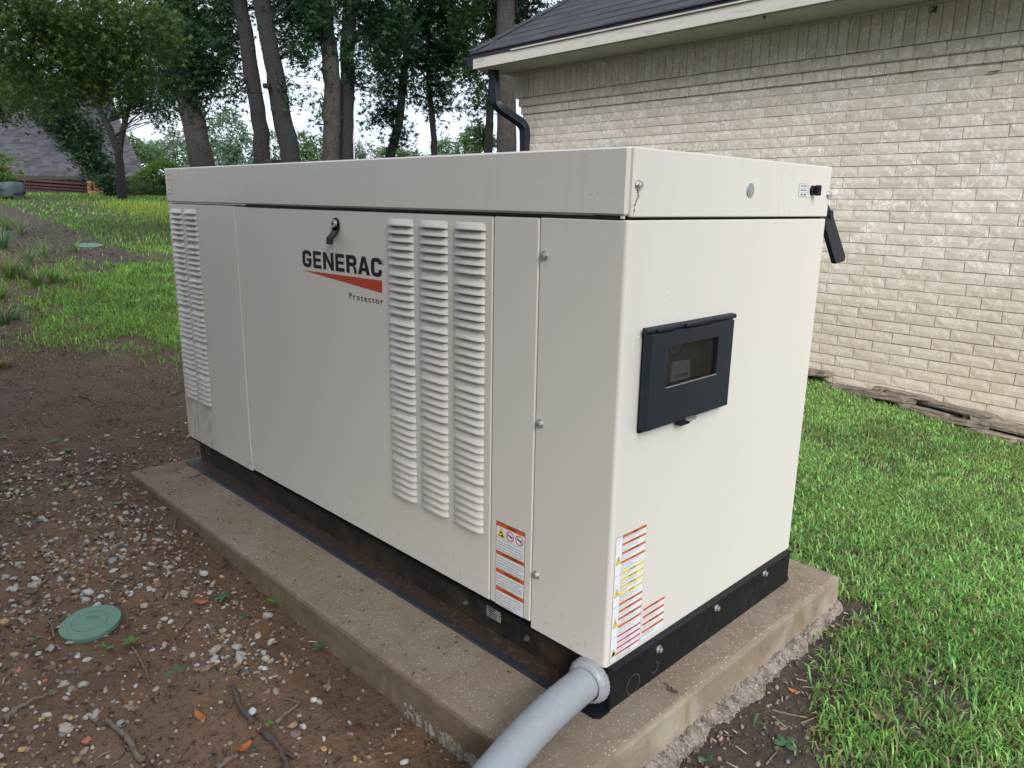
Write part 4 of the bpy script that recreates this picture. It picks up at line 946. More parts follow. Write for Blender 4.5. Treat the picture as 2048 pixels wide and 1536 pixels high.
# mud dauber nests and stain bits on the wall
for (px, py, off) in ((1868, 20, .06), (1530, 33, .3), (1990, 143, .012)):
    d = raydir(px, py); 
    if off == .3: lam = (2.289-CAM[2])/d[2]
    else: lam = ((WD-off)-CAM @ WN)/(d @ WN)
    p = CAM+lam*d; g = MB()
    if px == 1990: g.box((-.035, -.0015, -.004), (.012, .001, .004)); g.box((.008, -.0015, -.001), (.030, .001, .005))
    for i in range(5 if px != 1990 else 0): g.tube([np.array([random.uniform(-.01, .01), random.uniform(-.004, .004), random.uniform(-.01, .01)]), np.array([random.uniform(-.02, .02), random.uniform(-.006, .0), random.uniform(-.02, .02)])], .006, 6)
    lab = {1868: 'brown mud nest on the upright bricks under the eave', 1530: 'dark mud nest under the soffit board', 1990: 'rusty brown smear stuck on the brick face'}[px]
    o = g.build('mud_nest', M['twig_dark'], label=lab, cat='mud nest'); o.location = p+np.array([0, -.004, 0])
# flagstones against the foot of the wall
def rock_mesh(L_, D_, H_, seed, nseg=14, lay=4):
    r_ = random.Random(seed); V = []; F = []
    ang = [2*math.pi*i/nseg for i in range(nseg)]; rr = [1+r_.uniform(-.2, .16) for _ in ang]
    for j in range(lay):
        t = j/(lay-1)
        for i, a in enumerate(ang):
            k = rr[i]*(1 if 0 < j < lay-1 else .9)+r_.uniform(-.05, .05); sq_ = (abs(math.cos(a))**.55, abs(math.sin(a))**.55)
            V.append((L_/2*k*math.copysign(sq_[0], math.cos(a)), D_/2*k*math.copysign(sq_[1], math.sin(a)), H_*(t-.35)+r_.uniform(-.1, .1)*H_))
    for j in range(lay-1):
        for i in range(nseg): i2 = (i+1) % nseg; F.append((j*nseg+i, j*nseg+i2, (j+1)*nseg+i2, (j+1)*nseg+i))
    V.append((0, 0, H_*.68)); c_ = len(V)-1
    for i in range(nseg): F.append(((lay-1)*nseg+i, (lay-1)*nseg+(i+1) % nseg, c_))
    return V, F
flags = [(1.70, .07, .34, .045, .02, 'short dark flagstone at the wall foot beside the generator corner'), (1.22, .08, .52, .05, 0, 'long low brown flagstone leaning at the wall foot, left end'),
         (1.02, .05, .34, .035, .055, 'thin pinkish flagstone lying on the long low one'), (.83, .10, .32, .04, 0, 'rounded grey flagstone in the middle of the wall foot row'),
         (.66, .055, .42, .035, .06, 'thin mossy flagstone stacked above the grey one'), (.62, .12, .34, .04, .0, 'pale ribbed flagstone low in front of the stacked ones'),
         (.36, .06, .42, .055, .04, 'large dark pointed flagstone near the right of the row'), (.40, .13, .32, .04, -.02, 'grey layered flagstone low under the pointed one'),
         (.20, .12, .22, .03, -.01, 'small tan flagstone just right of the pointed one'), (.02, .11, .34, .04, -.01, 'flat tan flagstone, last of the row on the right'), (-.35, .11, .36, .04, 0, 'brown flagstone past the right end of the row')]
for i, (u, off, L_, H_, dz, lab) in enumerate(flags):
    V, F = rock_mesh(L_*1.1, .15, H_*1.02, 300+i, 22, 6); g = MB(); g.add(V, F); o = fixn(g.build('flagstone', M['flag'], label=lab, cat='flagstone', group='flagstones along the foot of the brick wall'))
    p = np.array(WP(u, off, 0)); o.location = (p[0], p[1], gz(p[0], p[1])+.022+dz); o.rotation_euler = (R(-8), random.uniform(-.06, .06), rotw+random.uniform(-.05, .05))

# ------------------------------------------------------------------ leaf clouds and trees
STAR = []
for k, (an, ln) in enumerate(((90, 1.0), (20, .92), (160, .92), (-42, .66), (222, .66))):
    a = R(an); STAR.append(((0 + .16*math.cos(a+1.57), .16*math.sin(a+1.57)), (ln*math.cos(a), ln*math.sin(a)), (.16*math.cos(a-1.57), .16*math.sin(a-1.57))))
STAR = np.array(STAR)            # 5 lobes x 3 verts x 2
RH = np.array([[(0, -1), (.42, .1), (0, 1.0)], [(0, -1), (0, 1.0), (-.42, .1)]])
def leaf_cloud(cent, size, shape, droop=.5, r_=rng):
    n = len(cent); sh = STAR if shape == 'star' else RH; k = len(sh)
    nrm = r_.normal(size=(n, 3)); nrm[:, 2] = np.abs(nrm[:, 2])+.5; nrm /= np.linalg.norm(nrm, axis=1)[:, None]
    t = r_.normal(size=(n, 3)); t[:, 2] -= droop; t -= nrm*(t*nrm).sum(1)[:, None]; t /= np.linalg.norm(t, axis=1)[:, None]; b = np.cross(nrm, t)
    s = size*r_.uniform(.6, 1.25, n)
    P = sh.reshape(-1, 2); V = cent[:, None, :]+s[:, None, None]*(P[None, :, 1, None]*t[:, None, :]+P[None, :, 0, None]*b[:, None, :])
    rad2 = (P**2).sum(1); V = V-nrm[:, None, :]*(s[:, None, None]*.16*rad2[None, :, None])
    return V.reshape(-1, 3), np.arange(n*len(P)).reshape(-1, 3)
def blob_pts(c_, rad, n, per=9, spread=.16, r_=rng, hollow=.3):
    """leaf positions: twig clusters scattered through an ellipsoid"""
    m = max(1, n//per); d = r_.normal(size=(m, 3)); d /= np.linalg.norm(d, axis=1)[:, None]; q = r_.uniform(hollow, 1, m)**(1/2.2)
    cc = np.array(c_)+d*q[:, None]*np.array(rad)
    tw = r_.normal(size=(m, 3)); tw[:, 2] -= .5; tw /= np.linalg.norm(tw, axis=1)[:, None]
    t = r_.uniform(-1, 1, (m, per)); return (cc[:, None]+tw[:, None]*t[..., None]*spread*1.6+r_.normal(size=(m, per, 3))*spread*.45).reshape(-1, 3), cc
def limb(g, pts, r0, r1, seg=9, wob=.0):
    pts = [np.array(p, float) for p in pts]; n = len(pts); O = []; RR = []
    for i in range(n-1):
        for t in np.linspace(0, 1, 4)[:-1] if i < n-2 else np.linspace(0, 1, 4):
            pm = pts[max(i-1, 0)]; p0_ = pts[i]; p1_ = pts[i+1]; p2_ = pts[min(i+2, n-1)]
            q = .5*((2*p0_)+(-pm+p1_)*t+(2*pm-5*p0_+4*p1_-p2_)*t*t+(-pm+3*p0_-3*p1_+p2_)*t**3); O.append(q+rng.normal(size=3)*wob)
            f = (i+t)/(n-1); RR.append((r0*(1-f)+r1*f)*(1+rng.normal()*.03))
    g.tube(O, RR, seg, 0)
def tree(name, label, cat, trunk, r0, r1, blobs, leafm, barkm='bark', size=.07, shape='star', branches=(), group=None, per=9, spread=.16, upper=None, stems=True, droop=.5):
    """trunk: list of world points (first is extended to the ground); blobs: (centre, radii, n)"""
    trunk = [np.array(p, float) for p in trunk]; d = trunk[0]-trunk[1]
    d = d/max(abs(d[2]), .2); b = trunk[0].copy()
    for _ in range(60):
        z = gz(b[0], b[1])
        if b[2] <= z+.02: break
        b = b+np.array([d[0]*.4, d[1]*.4, -1])*min(.25, max(.05, b[2]-z))
    base = np.array([b[0], b[1], gz(b[0], b[1])-.1])
    root = empty(name, base, label=label, cat=cat, group=group)
    if np.linalg.norm(base-trunk[0]) > .3: trunk = [base]+trunk
    g = MB(); limb(g, trunk, r0*1.12, r1, 12, .006)
    for br in branches: limb(g, [np.array(p) for p in br[0]], br[1], br[2], 7, .01)
    centers = []
    Ls = []
    for (c_, rad, n) in blobs:
        p, cc = blob_pts(c_, rad, int(n*(1.12 if leafm == 'leaf_yel' else 1.45)), per, spread); Ls.append(p); centers.append((np.array(c_), cc))
    if stems:
        tr = np.array(trunk)
        for c_, cc in centers:
            for q in cc[::max(1, len(cc)//9)][:9]:
                a = tr[np.argmin(np.linalg.norm(tr-c_, axis=1))]; mid = (a+q)/2+np.array([0, 0, .12])+rng.normal(size=3)*.08
                if np.linalg.norm(q-a) < 3.5: g.tube([a, mid, q], [r1*.07+.006, .009, .003], 5, 0, False)
    g.v = [tuple(np.array(v)-base) for v in g.v]; g.build('trunk', M[barkm], root, smooth=True)
    P = np.concatenate(Ls)-base; V, F = leaf_cloud(P, size*(1 if leafm == 'leaf_yel' else 1.18), shape, droop); npmesh('crown', V, F, M[leafm], root)
    return root
def pxb(px, py, depth, rx, ry, n, rd=None):
    c_ = at(px, py, depth); s = depth/FP; return (c_, (rx*s, (rd or rx)*s, ry*s), n)
A = at
# upright trunks behind the generator, left to right
tree('ivy_tree', 'tree with ivy wrapped trunk, leftmost of the big trunks behind the generator', 'tree', [A(408, 350, 12), A(388, 250, 12), A(370, 160, 12), A(350, 40, 12), A(335, -120, 12), A(310, -420, 12)], .185, .12,
     [pxb(392, 205, 11.9, 32, 30, 260), pxb(372, 150, 11.9, 65, 50, 1000), pxb(400, 95, 11.9, 75, 60, 1500), pxb(352, 60, 12, 70, 60, 1300), pxb(390, 0, 12, 85, 70, 1500), pxb(425, 150, 12, 38, 30, 320), pxb(330, -140, 12, 200, 110, 1800), pxb(320, -420, 12, 330, 200, 2000)], 'leaf_dark', 'bark', .062)
tree('leaning_tree', 'dark bare trunk leaning left, left one of the close pair behind the generator', 'tree', [A(526, 330, 11), A(518, 240, 11), A(507, 165, 11), A(496, 100, 11), A(486, 40, 11), A(475, -30, 11), A(452, -200, 11), A(440, -420, 11)], .108, .092,
     [pxb(468, 165, 11, 22, 30, 90), pxb(455, 60, 11.2, 30, 50, 420), pxb(470, 0, 11.3, 50, 30, 450), pxb(460, 200, 11, 16, 14, 40), pxb(480, -150, 11, 150, 90, 900), pxb(450, -420, 11, 260, 200, 1800)], 'leaf_dark', 'bark_dark', .058)
tree('leaning_tree', 'dark trunk leaning left with strapped box, right one of the close pair', 'tree', [A(584, 335, 10.5), A(568, 255, 10.5), A(556, 190, 10.5), A(546, 125, 10.5), A(531, 50, 10.5), A(520, -20, 10.5), A(500, -160, 10.5), A(480, -420, 10.5)], .122, .11,
     [pxb(585, 60, 10.7, 42, 55, 430), pxb(610, 110, 10.5, 34, 30, 190), pxb(590, 185, 10.5, 20, 20, 80), pxb(622, 30, 10.7, 45, 50, 700), pxb(600, 0, 10.9, 60, 35, 700), pxb(570, -130, 10.5, 160, 90, 1100), pxb(500, -420, 10.5, 260, 200, 1600)], 'leaf_dark', 'bark_dark', .058,
     branches=[([A(548, 130, 10.5), A(575, 100, 10.5), A(600, 70, 10.6)], .02, .008)])
tree('twin_tree', 'thick grey barked trunk, left half of the touching pair behind the lid', 'tree', [A(663, 330, 11), A(664, 250, 11), A(664, 170, 11), A(658, 100, 11), A(650, 40, 11), A(646, -30, 11), A(640, -200, 11), A(640, -420, 11)], .116, .105,
     [pxb(640, 210, 11, 12, 30, 60), pxb(636, 240, 11, 9, 22, 36), pxb(630, 70, 11, 18, 50, 170), pxb(640, 0, 11, 60, 40, 420), pxb(640, -150, 11, 160, 100, 1000), pxb(640, -430, 11, 260, 200, 1700)], 'leaf', 'bark', .055)
tree('twin_tree', 'dark trunk with thick side limb, right half of the touching pair', 'tree', [A(692, 330, 11.3), A(692, 250, 11.3), A(695, 170, 11.3), A(695, 90, 11.3), A(698, 30, 11.3), A(702, -60, 11.3), A(705, -200, 11.3), A(710, -420, 11.3)], .104, .09,
     [pxb(718, 150, 11.1, 20, 22, 120), pxb(740, 170, 11.1, 16, 12, 60), pxb(705, 95, 11, 22, 30, 150), pxb(765, 60, 11.5, 60, 55, 800), pxb(720, 25, 11.5, 50, 30, 260), pxb(740, 0, 11.3, 70, 45, 600), pxb(740, -160, 11.3, 160, 90, 1000), pxb(740, -430, 11.3, 260, 200, 1500)], 'leaf_dark', 'bark_dark', .060,
     branches=[([A(695, 72, 11.3), A(716, 68, 11.3), A(738, 42, 11.3), A(755, 10, 11.4), A(770, -30, 11.4)], .06, .035)])
tree('slim_tree', 'slim leaning tree between the touching pair and the downspout, left one', 'tree', [A(780, 318, 14), A(788, 285, 14), A(800, 230, 14), A(806, 160, 14), A(818, 90, 14), A(838, 30, 14), A(855, -60, 14)], .085, .05,
     [pxb(775, 225, 14, 28, 22, 240), pxb(740, 245, 14, 22, 10, 60), pxb(810, 270, 14, 26, 16, 120), pxb(790, 170, 14, 40, 30, 420), pxb(790, 110, 14, 55, 40, 900), pxb(790, 50, 14, 65, 45, 1000), pxb(840, 10, 14, 80, 45, 1100), pxb(840, -150, 14, 160, 110, 1200)], 'leaf_dark', 'bark_dark', .070)
tree('slim_tree', 'slim straight trunk between the touching pair and the downspout, right one', 'tree', [A(869, 318, 14.5), A(868, 280, 14.5), A(864, 230, 14.5), A(858, 170, 14.5), A(856, 90, 14.5), A(862, 0, 14.5), A(870, -100, 14.5)], .062, .04,
     [pxb(868, 195, 14.5, 40, 26, 380), pxb(880, 250, 14.5, 8, 10, 24), pxb(870, 130, 14.5, 60, 38, 900), pxb(880, 70, 14.5, 65, 40, 1000), pxb(905, 190, 14.5, 20, 12, 70), pxb(920, 120, 14.5, 45, 30, 380), pxb(900, 20, 14.5, 80, 45, 1000), pxb(880, -150, 14.5, 160, 110, 1000)], 'leaf_dark', 'bark_dark', .070)
tree('corner_tree', 'shaded trunk just left of the black downspout', 'tree', [A(976, 318, 13), A(978, 270, 13), A(980, 220, 13), A(985, 150, 13), A(988, 60, 13), A(990, -60, 13)], .072, .055,
     [pxb(960, 270, 13.2, 20, 28, 200), pxb(965, 195, 13, 20, 30, 190), pxb(945, 150, 13, 30, 35, 330), pxb(950, 60, 13, 55, 55, 900), pxb(1000, 40, 13.3, 50, 45, 600), pxb(930, 225, 13.4, 12, 12, 40), pxb(960, -60, 13, 120, 60, 900)], 'leaf', 'bark_dark', .062)
tree('corner_tree', 'big grey trunk behind the black downspout at the house corner', 'tree', [A(1014, 318, 12), A(1013, 250, 12), A(1012, 170, 12), A(1010, 90, 12), A(1012, 10, 12), A(1016, -120, 12), A(1020, -380, 12)], .150, .14,
     [pxb(1040, 40, 12.6, 40, 34, 380), pxb(1060, 10, 12.6, 38, 22, 240), pxb(1015, -60, 12, 140, 50, 1000), pxb(1010, -260, 12, 220, 130, 1400)], 'leaf_dark', 'bark', .062)
# forked tree at the crest of the lawn
tree('forked_tree', 'forked small tree on the lawn crest in front of the grey shingled roof', 'tree', [A(243, 378, 17), A(240, 340, 17), A(236, 305, 17), A(226, 275, 17), A(213, 245, 17), A(197, 215, 17), A(182, 190, 17), A(165, 170, 17)], .10, .045,
     [pxb(262, 205, 17, 30, 22, 500), pxb(300, 190, 17, 40, 34, 700), pxb(322, 232, 17, 22, 22, 260), pxb(240, 150, 17, 60, 40, 1200), pxb(180, 140, 17, 60, 30, 900), pxb(300, 120, 17, 60, 45, 1200), pxb(345, 190, 17, 26, 36, 400), pxb(240, 60, 17, 140, 60, 2200)], 'leaf_dark', 'bark_dark', .062,
     branches=[([A(237, 310, 17), A(241, 280, 17), A(250, 245, 17), A(258, 215, 17), A(262, 170, 17)], .085, .035), ([A(226, 275, 17), A(208, 235, 17), A(200, 205, 17), A(193, 165, 17)], .05, .025), ([A(240, 290, 17), A(248, 240, 17), A(240, 200, 17)], .05, .02), ([A(197, 215, 17), A(180, 195, 17), A(168, 183, 17)], .03, .02)])
tree('leaning_shrub', 'dark leafy shrub leaning over the grey roof left of the forked tree', 'shrub', [A(222, 372, 19), A(205, 340, 19), A(180, 300, 19), A(150, 262, 19), A(125, 235, 19)], .07, .03,
     [pxb(135, 250, 19, 42, 24, 900), pxb(160, 285, 19, 40, 22, 800), pxb(180, 312, 19, 30, 22, 560), pxb(205, 335, 19, 26, 18, 400), pxb(215, 362, 18.5, 26, 14, 300), pxb(178, 348, 19, 24, 10, 140), pxb(110, 228, 19, 60, 20, 900), pxb(190, 262, 19, 22, 18, 240)], 'leaf_dark', 'bark_dark', .07, spread=.13)
# big canopy hanging in from a tree that stands off to the left
T0 = np.array([-6.2, -6.4, 0]); T0[2] = gz(T0[0], T0[1])
bl = [pxb(60, 60, 8.5, 110, 70, 2600), pxb(180, 90, 8.5, 90, 70, 2300), pxb(290, 70, 8.8, 70, 70, 1500), pxb(100, 150, 8.6, 110, 45, 2000), pxb(220, 160, 9, 80, 36, 1100), pxb(20, 30, 8, 60, 60, 900), pxb(150, 10, 8.3, 170, 40, 2200), pxb(30, 200, 9.5, 60, 26, 700)]
bl += [((-6.6, -4.2, 4.6), (2.6, 2.2, 1.0), 2600), ((-5.2, -6.0, 5.6), (2.6, 2.6, 1.4), 2600), ((-3.2, -5.0, 4.6), (2.4, 1.9, 1.1), 2600), ((-1.2, -5.8, 4.2), (2.2, 1.8, 1.3), 2200), ((-7.5, -2.6, 5.2), (2.4, 2.2, 1.0), 1900)]
tree('shade_tree', 'broad tree reaching in from the left whose light green branches hang across the top', 'tree', [T0, T0+(.1, .2, 1.5), T0+(.2, .6, 3.0), T0+(0.1, 1.4, 4.4), T0+(-.2, 2.2, 5.4)], .28, .12, bl, 'leaf_yel', 'bark_dark', .052, 'star', spread=.17,
     branches=[([A(85, -60, 8.4), A(84, 0, 8.4), A(75, 45, 8.4), A(64, 90, 8.4), A(48, 108, 8.4), A(20, 112, 8.4)], .035, .008), ([A(64, 90, 8.4), A(63, 130, 8.4)], .016, .006), ([A(193, -60, 8.4), A(190, 0, 8.4), A(186, 45, 8.4), A(176, 85, 8.4), A(160, 110, 8.4), A(147, 130, 8.4), A(128, 150, 8.4)], .040, .009),
               ([A(176, 85, 8.4), A(180, 112, 8.4), A(192, 140, 8.4), A(215, 155, 8.4)], .015, .006), ([A(85, 5, 8.4), A(40, 12, 8.4), A(10, 45, 8.4)], .022, .008), ([A(132, 40, 8.6), A(114, 58, 8.6), A(118, 100, 8.6), A(110, 125, 8.6)], .016, .005), ([A(176, 85, 8.4), A(140, 105, 8.4)], .012, .004),
               ([T0+(0, 1.0, 3.8), A(100, -260, 7.6), A(190, -60, 8.4)], .11, .04), ([T0+(0, .8, 3.6), A(40, -220, 7.8), A(85, -60, 8.4)], .10, .035)])
tree('dark_tree', 'dark leafed tree at the left edge behind the light green branches', 'tree', [A(-60, 380, 14), A(-50, 300, 14), A(-30, 200, 14), A(0, 100, 14)], .12, .06,
     [pxb(10, 165, 13, 34, 38, 700), pxb(-10, 215, 13, 26, 26, 300), pxb(60, 170, 13.5, 60, 26, 900), pxb(110, 185, 14, 50, 28, 700), pxb(-40, 60, 13, 140, 90, 1800)], 'leaf_dark', 'bark_dark', .06)
# unseen trees added behind and left of the viewer to shade the generator's side
def added_shade_tree(x, y, bls, lab):
    z = gz(x, y); tree('shade_tree', lab, 'tree', [(x, y, z), (x+.1, y, z+1.6), (x, y+.3, z+3.2), (x-.1, y+.8, z+4.6)], .2, .09, bls, 'leaf_dark', 'bark_dark', .12, 'rh', spread=.3, stems=False)
added_shade_tree(2.6, -6.2, [((1.0, -3.5, 4.2), (1.7, 1.3, 1.2), 2200), ((3.1, -3.7, 4.6), (1.7, 1.3, 1.4), 2400), ((.6, -4.9, 2.9), (1.6, 1.0, 1.2), 900), ((2.4, -6.4, 3.6), (2.2, 1.4, 2.4), 1800), ((-1.4, -4.2, 4.4), (1.8, 1.4, 1.2), 1900)], 'unseen leafy tree added behind the viewer to shade the mulch side')
added_shade_tree(-1.6, -7.2, [((-1.6, -5.6, 2.2), (2.6, 1.0, 2.3), 3400), ((-5.0, -6.2, 2.2), (2.4, 1.2, 2.3), 2600), ((2.0, -5.0, 2.0), (2.2, .9, 2.2), 2400)], 'unseen leafy tree added left of the viewer to block low sky light')
# bushes and the far tree line
def bush(name, label, px, py, depth, rx, ry, n, m_, size, **k):
    c_ = at(px, py, depth); s = depth/FP; b = np.array([c_[0], c_[1], gz(c_[0], c_[1])])
    root = empty(name, b, label=label, cat=k.pop('cat', 'bush'), group=k.pop('group', None)); bls = k.pop('bl', [(0, 0, rx, ry, n)])
    L_ = []; 
    for (dx, dy, ax, ay, nn_) in bls:
        q = at(px+dx, py+dy, depth); p, cc = blob_pts(q, (ax*s, ax*s, ay*s), nn_, 7, size*1.6, hollow=.55); L_.append(p)
    V, F = leaf_cloud(np.concatenate(L_)-b, size, k.pop('shape', 'rh'), .2); npmesh('crown', V, F, M[m_], root)
    g = MB(); top = c_-b; g.tube([(0, 0, -.2), top*.5+np.array([.05, 0, 0]), top], [max(.03, rx*s*.06), rx*s*.045, rx*s*.02], 7)
    for i in range(6):
        a = rng.uniform(0, 6.28); e = top+np.array([math.cos(a)*rx*s*.6, math.sin(a)*rx*s*.6, ry*s*.5*rng.random()]); g.tube([top*.45, (top*.45+e)/2+np.array([0, 0, .1]), e], [rx*s*.03, rx*s*.02, .01], 5)
    g.build('trunk', M['bark_dark'], root, smooth=True); return root
bush('round_bush', 'bright green round bush just left of the generator lid', 330, 352, 21, 42, 34, 0, 'leaf_bright', .045, bl=[(0, 0, 42, 30, 4200), (-35, 12, 30, 22, 1500), (30, 8, 35, 26, 1500)])
bush('low_bush', 'dark green low bush under the bright round one at the lawn edge', 300, 385, 20, 34, 16, 0, 'leaf', .04, bl=[(0, 0, 36, 16, 1500), (28, 8, 25, 16, 900), (-30, -3, 20, 12, 500)])
bush('low_bush', 'dark shrub at the foot of the forked tree', 228, 382, 18.5, 22, 16, 0, 'leaf_dark', .045, bl=[(0, -4, 20, 20, 800)])
bush('edge_bush', 'bright green bush at the left edge above the blue grey rock', 2, 338, 15, 14, 30, 0, 'leaf_bright', .06, bl=[(0, -6, 12, 24, 160), (4, 24, 16, 12, 260), (24, -12, 16, 6, 26), (36, 10, 10, 5, 16), (-20, 20, 20, 20, 300)])
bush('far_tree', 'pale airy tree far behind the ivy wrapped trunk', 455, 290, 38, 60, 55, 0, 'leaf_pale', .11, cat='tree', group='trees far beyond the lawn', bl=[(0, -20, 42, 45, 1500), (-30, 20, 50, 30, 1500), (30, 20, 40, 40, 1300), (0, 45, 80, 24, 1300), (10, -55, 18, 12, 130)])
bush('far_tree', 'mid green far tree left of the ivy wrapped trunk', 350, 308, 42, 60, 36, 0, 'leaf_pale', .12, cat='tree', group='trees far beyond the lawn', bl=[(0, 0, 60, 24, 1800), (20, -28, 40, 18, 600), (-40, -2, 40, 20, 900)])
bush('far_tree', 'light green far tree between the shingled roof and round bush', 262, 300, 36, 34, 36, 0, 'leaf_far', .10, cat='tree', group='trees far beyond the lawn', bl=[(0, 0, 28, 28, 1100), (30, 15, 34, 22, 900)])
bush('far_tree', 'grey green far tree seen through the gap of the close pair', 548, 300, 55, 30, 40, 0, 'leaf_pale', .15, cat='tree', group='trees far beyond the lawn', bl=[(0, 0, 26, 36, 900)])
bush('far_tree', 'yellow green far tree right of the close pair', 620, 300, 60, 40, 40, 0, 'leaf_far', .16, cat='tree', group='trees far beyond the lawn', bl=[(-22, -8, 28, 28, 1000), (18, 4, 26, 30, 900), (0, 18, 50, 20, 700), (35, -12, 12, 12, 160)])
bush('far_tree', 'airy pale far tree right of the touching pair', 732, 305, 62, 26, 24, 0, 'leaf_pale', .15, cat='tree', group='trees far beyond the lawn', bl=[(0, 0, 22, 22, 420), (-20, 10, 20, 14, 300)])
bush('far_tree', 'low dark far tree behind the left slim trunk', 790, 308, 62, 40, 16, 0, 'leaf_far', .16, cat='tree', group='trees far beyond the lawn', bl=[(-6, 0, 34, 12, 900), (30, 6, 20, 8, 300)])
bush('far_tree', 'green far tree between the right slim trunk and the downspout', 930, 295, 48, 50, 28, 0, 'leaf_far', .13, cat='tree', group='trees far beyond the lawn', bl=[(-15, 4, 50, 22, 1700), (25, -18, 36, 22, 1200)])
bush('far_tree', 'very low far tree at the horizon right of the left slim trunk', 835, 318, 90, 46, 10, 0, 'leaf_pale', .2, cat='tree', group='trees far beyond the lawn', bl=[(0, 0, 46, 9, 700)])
# unbroken far woods closing the horizon
FW = []
for i in range(150):
    a = R(95+i*1.25); d = rng.uniform(110, 160); c_ = np.array([math.cos(a)*d, math.sin(a)*d, rng.uniform(-1.0, 1.6)]); p, _ = blob_pts(c_, (5, 5, 2.2), 60, 6, .8); FW.append(p)
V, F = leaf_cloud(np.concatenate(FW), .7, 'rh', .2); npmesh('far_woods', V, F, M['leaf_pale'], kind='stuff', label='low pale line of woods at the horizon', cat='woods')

# ------------------------------------------------------------------ neighbour house beyond the crest
fh = np.array([CF[0], CF[1], 0]); fh /= np.linalg.norm(fh); rh = np.array([CR[0], CR[1], 0]); rh /= np.linalg.norm(rh)
ee = at(291, 356, 28)                    # right end of the eave
a_h = R(4); E1 = -(rh*math.cos(a_h)+fh*math.sin(a_h)); E2 = fh*math.cos(a_h)-rh*math.sin(a_h)
zgr = -1.0
nh = empty('neighbor_house', (ee[0], ee[1], zgr), label='neighbor house with big purple grey shingled roof beyond the lawn crest', cat='house')
NO = np.array(nh.location); ez = ee[2]-zgr
def NP(a, b, z): return tuple(E1*a+E2*b+np.array([0, 0, z]))
slp = 1.15; run = 3.3
g = MB(); g.add([NP(0, 0, ez), NP(12, 0, ez), NP(12, run, ez+run*slp), NP(run*.8, run, ez+run*slp)], [(0, 1, 2, 3)]); g.add([NP(0, 0, ez), NP(run*.8, run, ez+run*slp), NP(run*1.3, run*2, ez)], [(0, 1, 2)])
g.build('roof_deck', M['shingle_far'], nh)
g = MB(); rows_n = 42; ln = run*math.sqrt(1+slp*slp)
for r_i in range(rows_n):
    b0 = run*r_i/rows_n; b1 = run*(r_i+1.05)/rows_n; a = b0*.8
    while a < 12:
        wd = random.uniform(.14, .34); h = random.choice((.015, .03))
        V = [NP(a, b0, ez+b0*slp+h), NP(min(a+wd, 12), b0, ez+b0*slp+h), NP(min(a+wd, 12), b1, ez+b1*slp+.008), NP(a, b1, ez+b1*slp+.008), NP(a, b0, ez+b0*slp), NP(min(a+wd, 12), b0, ez+b0*slp)]
        g.add(V, [(0, 1, 2, 3), (0, 4, 5, 1)]); a += wd
g.build('shingle', M['shingle_far'], nh, kind='stuff')
g = MB(); 
def nbox(g, a0, a1, b0, b1, z0, z1):
    V = [NP(a, b, z) for z in (z0, z1) for a, b in ((a0, b0), (a1, b0), (a1, b1), (a0, b1))]; g.add(V, [(0, 1, 2, 3), (7, 6, 5, 4), (0, 4, 5, 1), (1, 5, 6, 2), (2, 6, 7, 3), (3, 7, 4, 0)])
nbox(g, .5, 12, .45, 6, 0, ez-.05); g.build('wall', M['tanwall'], nh)
g = MB(); nbox(g, 0, 12, -.03, .03, ez-.12, ez+.01); g.build('fascia_board', M['bark'], nh)
for a0 in (.75, 1.45): 
    g = MB(); nbox(g, a0, a0+.4, .42, .448, ez-1.4, ez-.35); g.build('window', M['void'], nh)
dm = at(72, 228, 27); q = dm-NO; da = q @ E1
g = MB(); nbox(g, da-.28, da+.28, q @ E2-.3, q @ E2+.8, q[2]-.02, q[2]+.5); g.add([tuple(q+E1*.28+np.array([0, 0, -.02])-E2*.32), tuple(q-E1*.28+np.array([0, 0, -.02])-E2*.32), tuple(q-E1*.1+np.array([0, 0, -.2])-E2*.25), tuple(q+E1*.1+np.array([0, 0, -.2])-E2*.25)], [(0, 1, 2, 3)])
g.build('dormer', M['tanwall'], nh)
ch = at(190, 205, 29)-NO; g = MB(); nbox(g, ch @ E1-.35, ch @ E1+.35, ch @ E2, ch @ E2+.8, ch[2]-1.1, ch[2]+.6); g.build('chimney', M['shingle_far'], nh)
# red wooden deck wall with brick pier on the crest
fz = at(30, 356, 22); fz2 = at(177, 366, 21.5); dv = fz2-fz; Lf = np.linalg.norm(dv[:2]); dx_ = np.array([dv[0], dv[1], 0])/Lf; dn = np.array([dx_[1], -dx_[0], 0]); dn = dn if dn @ (CAM-fz) > 0 else -dn
dk = empty('wooden_wall', (fz[0], fz[1], fz[2]-.5), label='low red stained wooden wall with horizontal rails at the lawn crest', cat='wooden wall'); DO = np.array(dk.location); slope_z = dv[2]/Lf
def DPt(a, b, z): return tuple(dx_*a+dn*b+np.array([0, 0, z+slope_z*a]))
def dbox(g, a0, a1, b0, b1, z0, z1):
    V = [DPt(a, b, z) for z in (z0, z1) for a, b in ((a0, b0), (a1, b0), (a1, b1), (a0, b1))]; g.add(V, [(0, 1, 2, 3), (7, 6, 5, 4), (0, 4, 5, 1), (1, 5, 6, 2), (2, 6, 7, 3), (3, 7, 4, 0)])
for z0, z1, o_ in ((.44, .50, .05), (.34, .39, .03), (.26, .30, .045)): g = MB(); dbox(g, -.6, Lf, -.04, o_, z0, z1); fixn(g.build('rail', M['redwood'], dk))
nbd = 17
for i in range(nbd): g = MB(); a = -.6+(Lf+.6)*i/nbd; dbox(g, a+.008, a+(Lf+.6)/nbd-.008, -.03, random.uniform(0, .012), -.5, .26); fixn(g.build('board', M['redwood'], dk))
g = MB(); dbox(g, -.6, Lf, -.08, -.04, -.5, .44); fixn(g.build('backing_board', M['redwood'], dk))
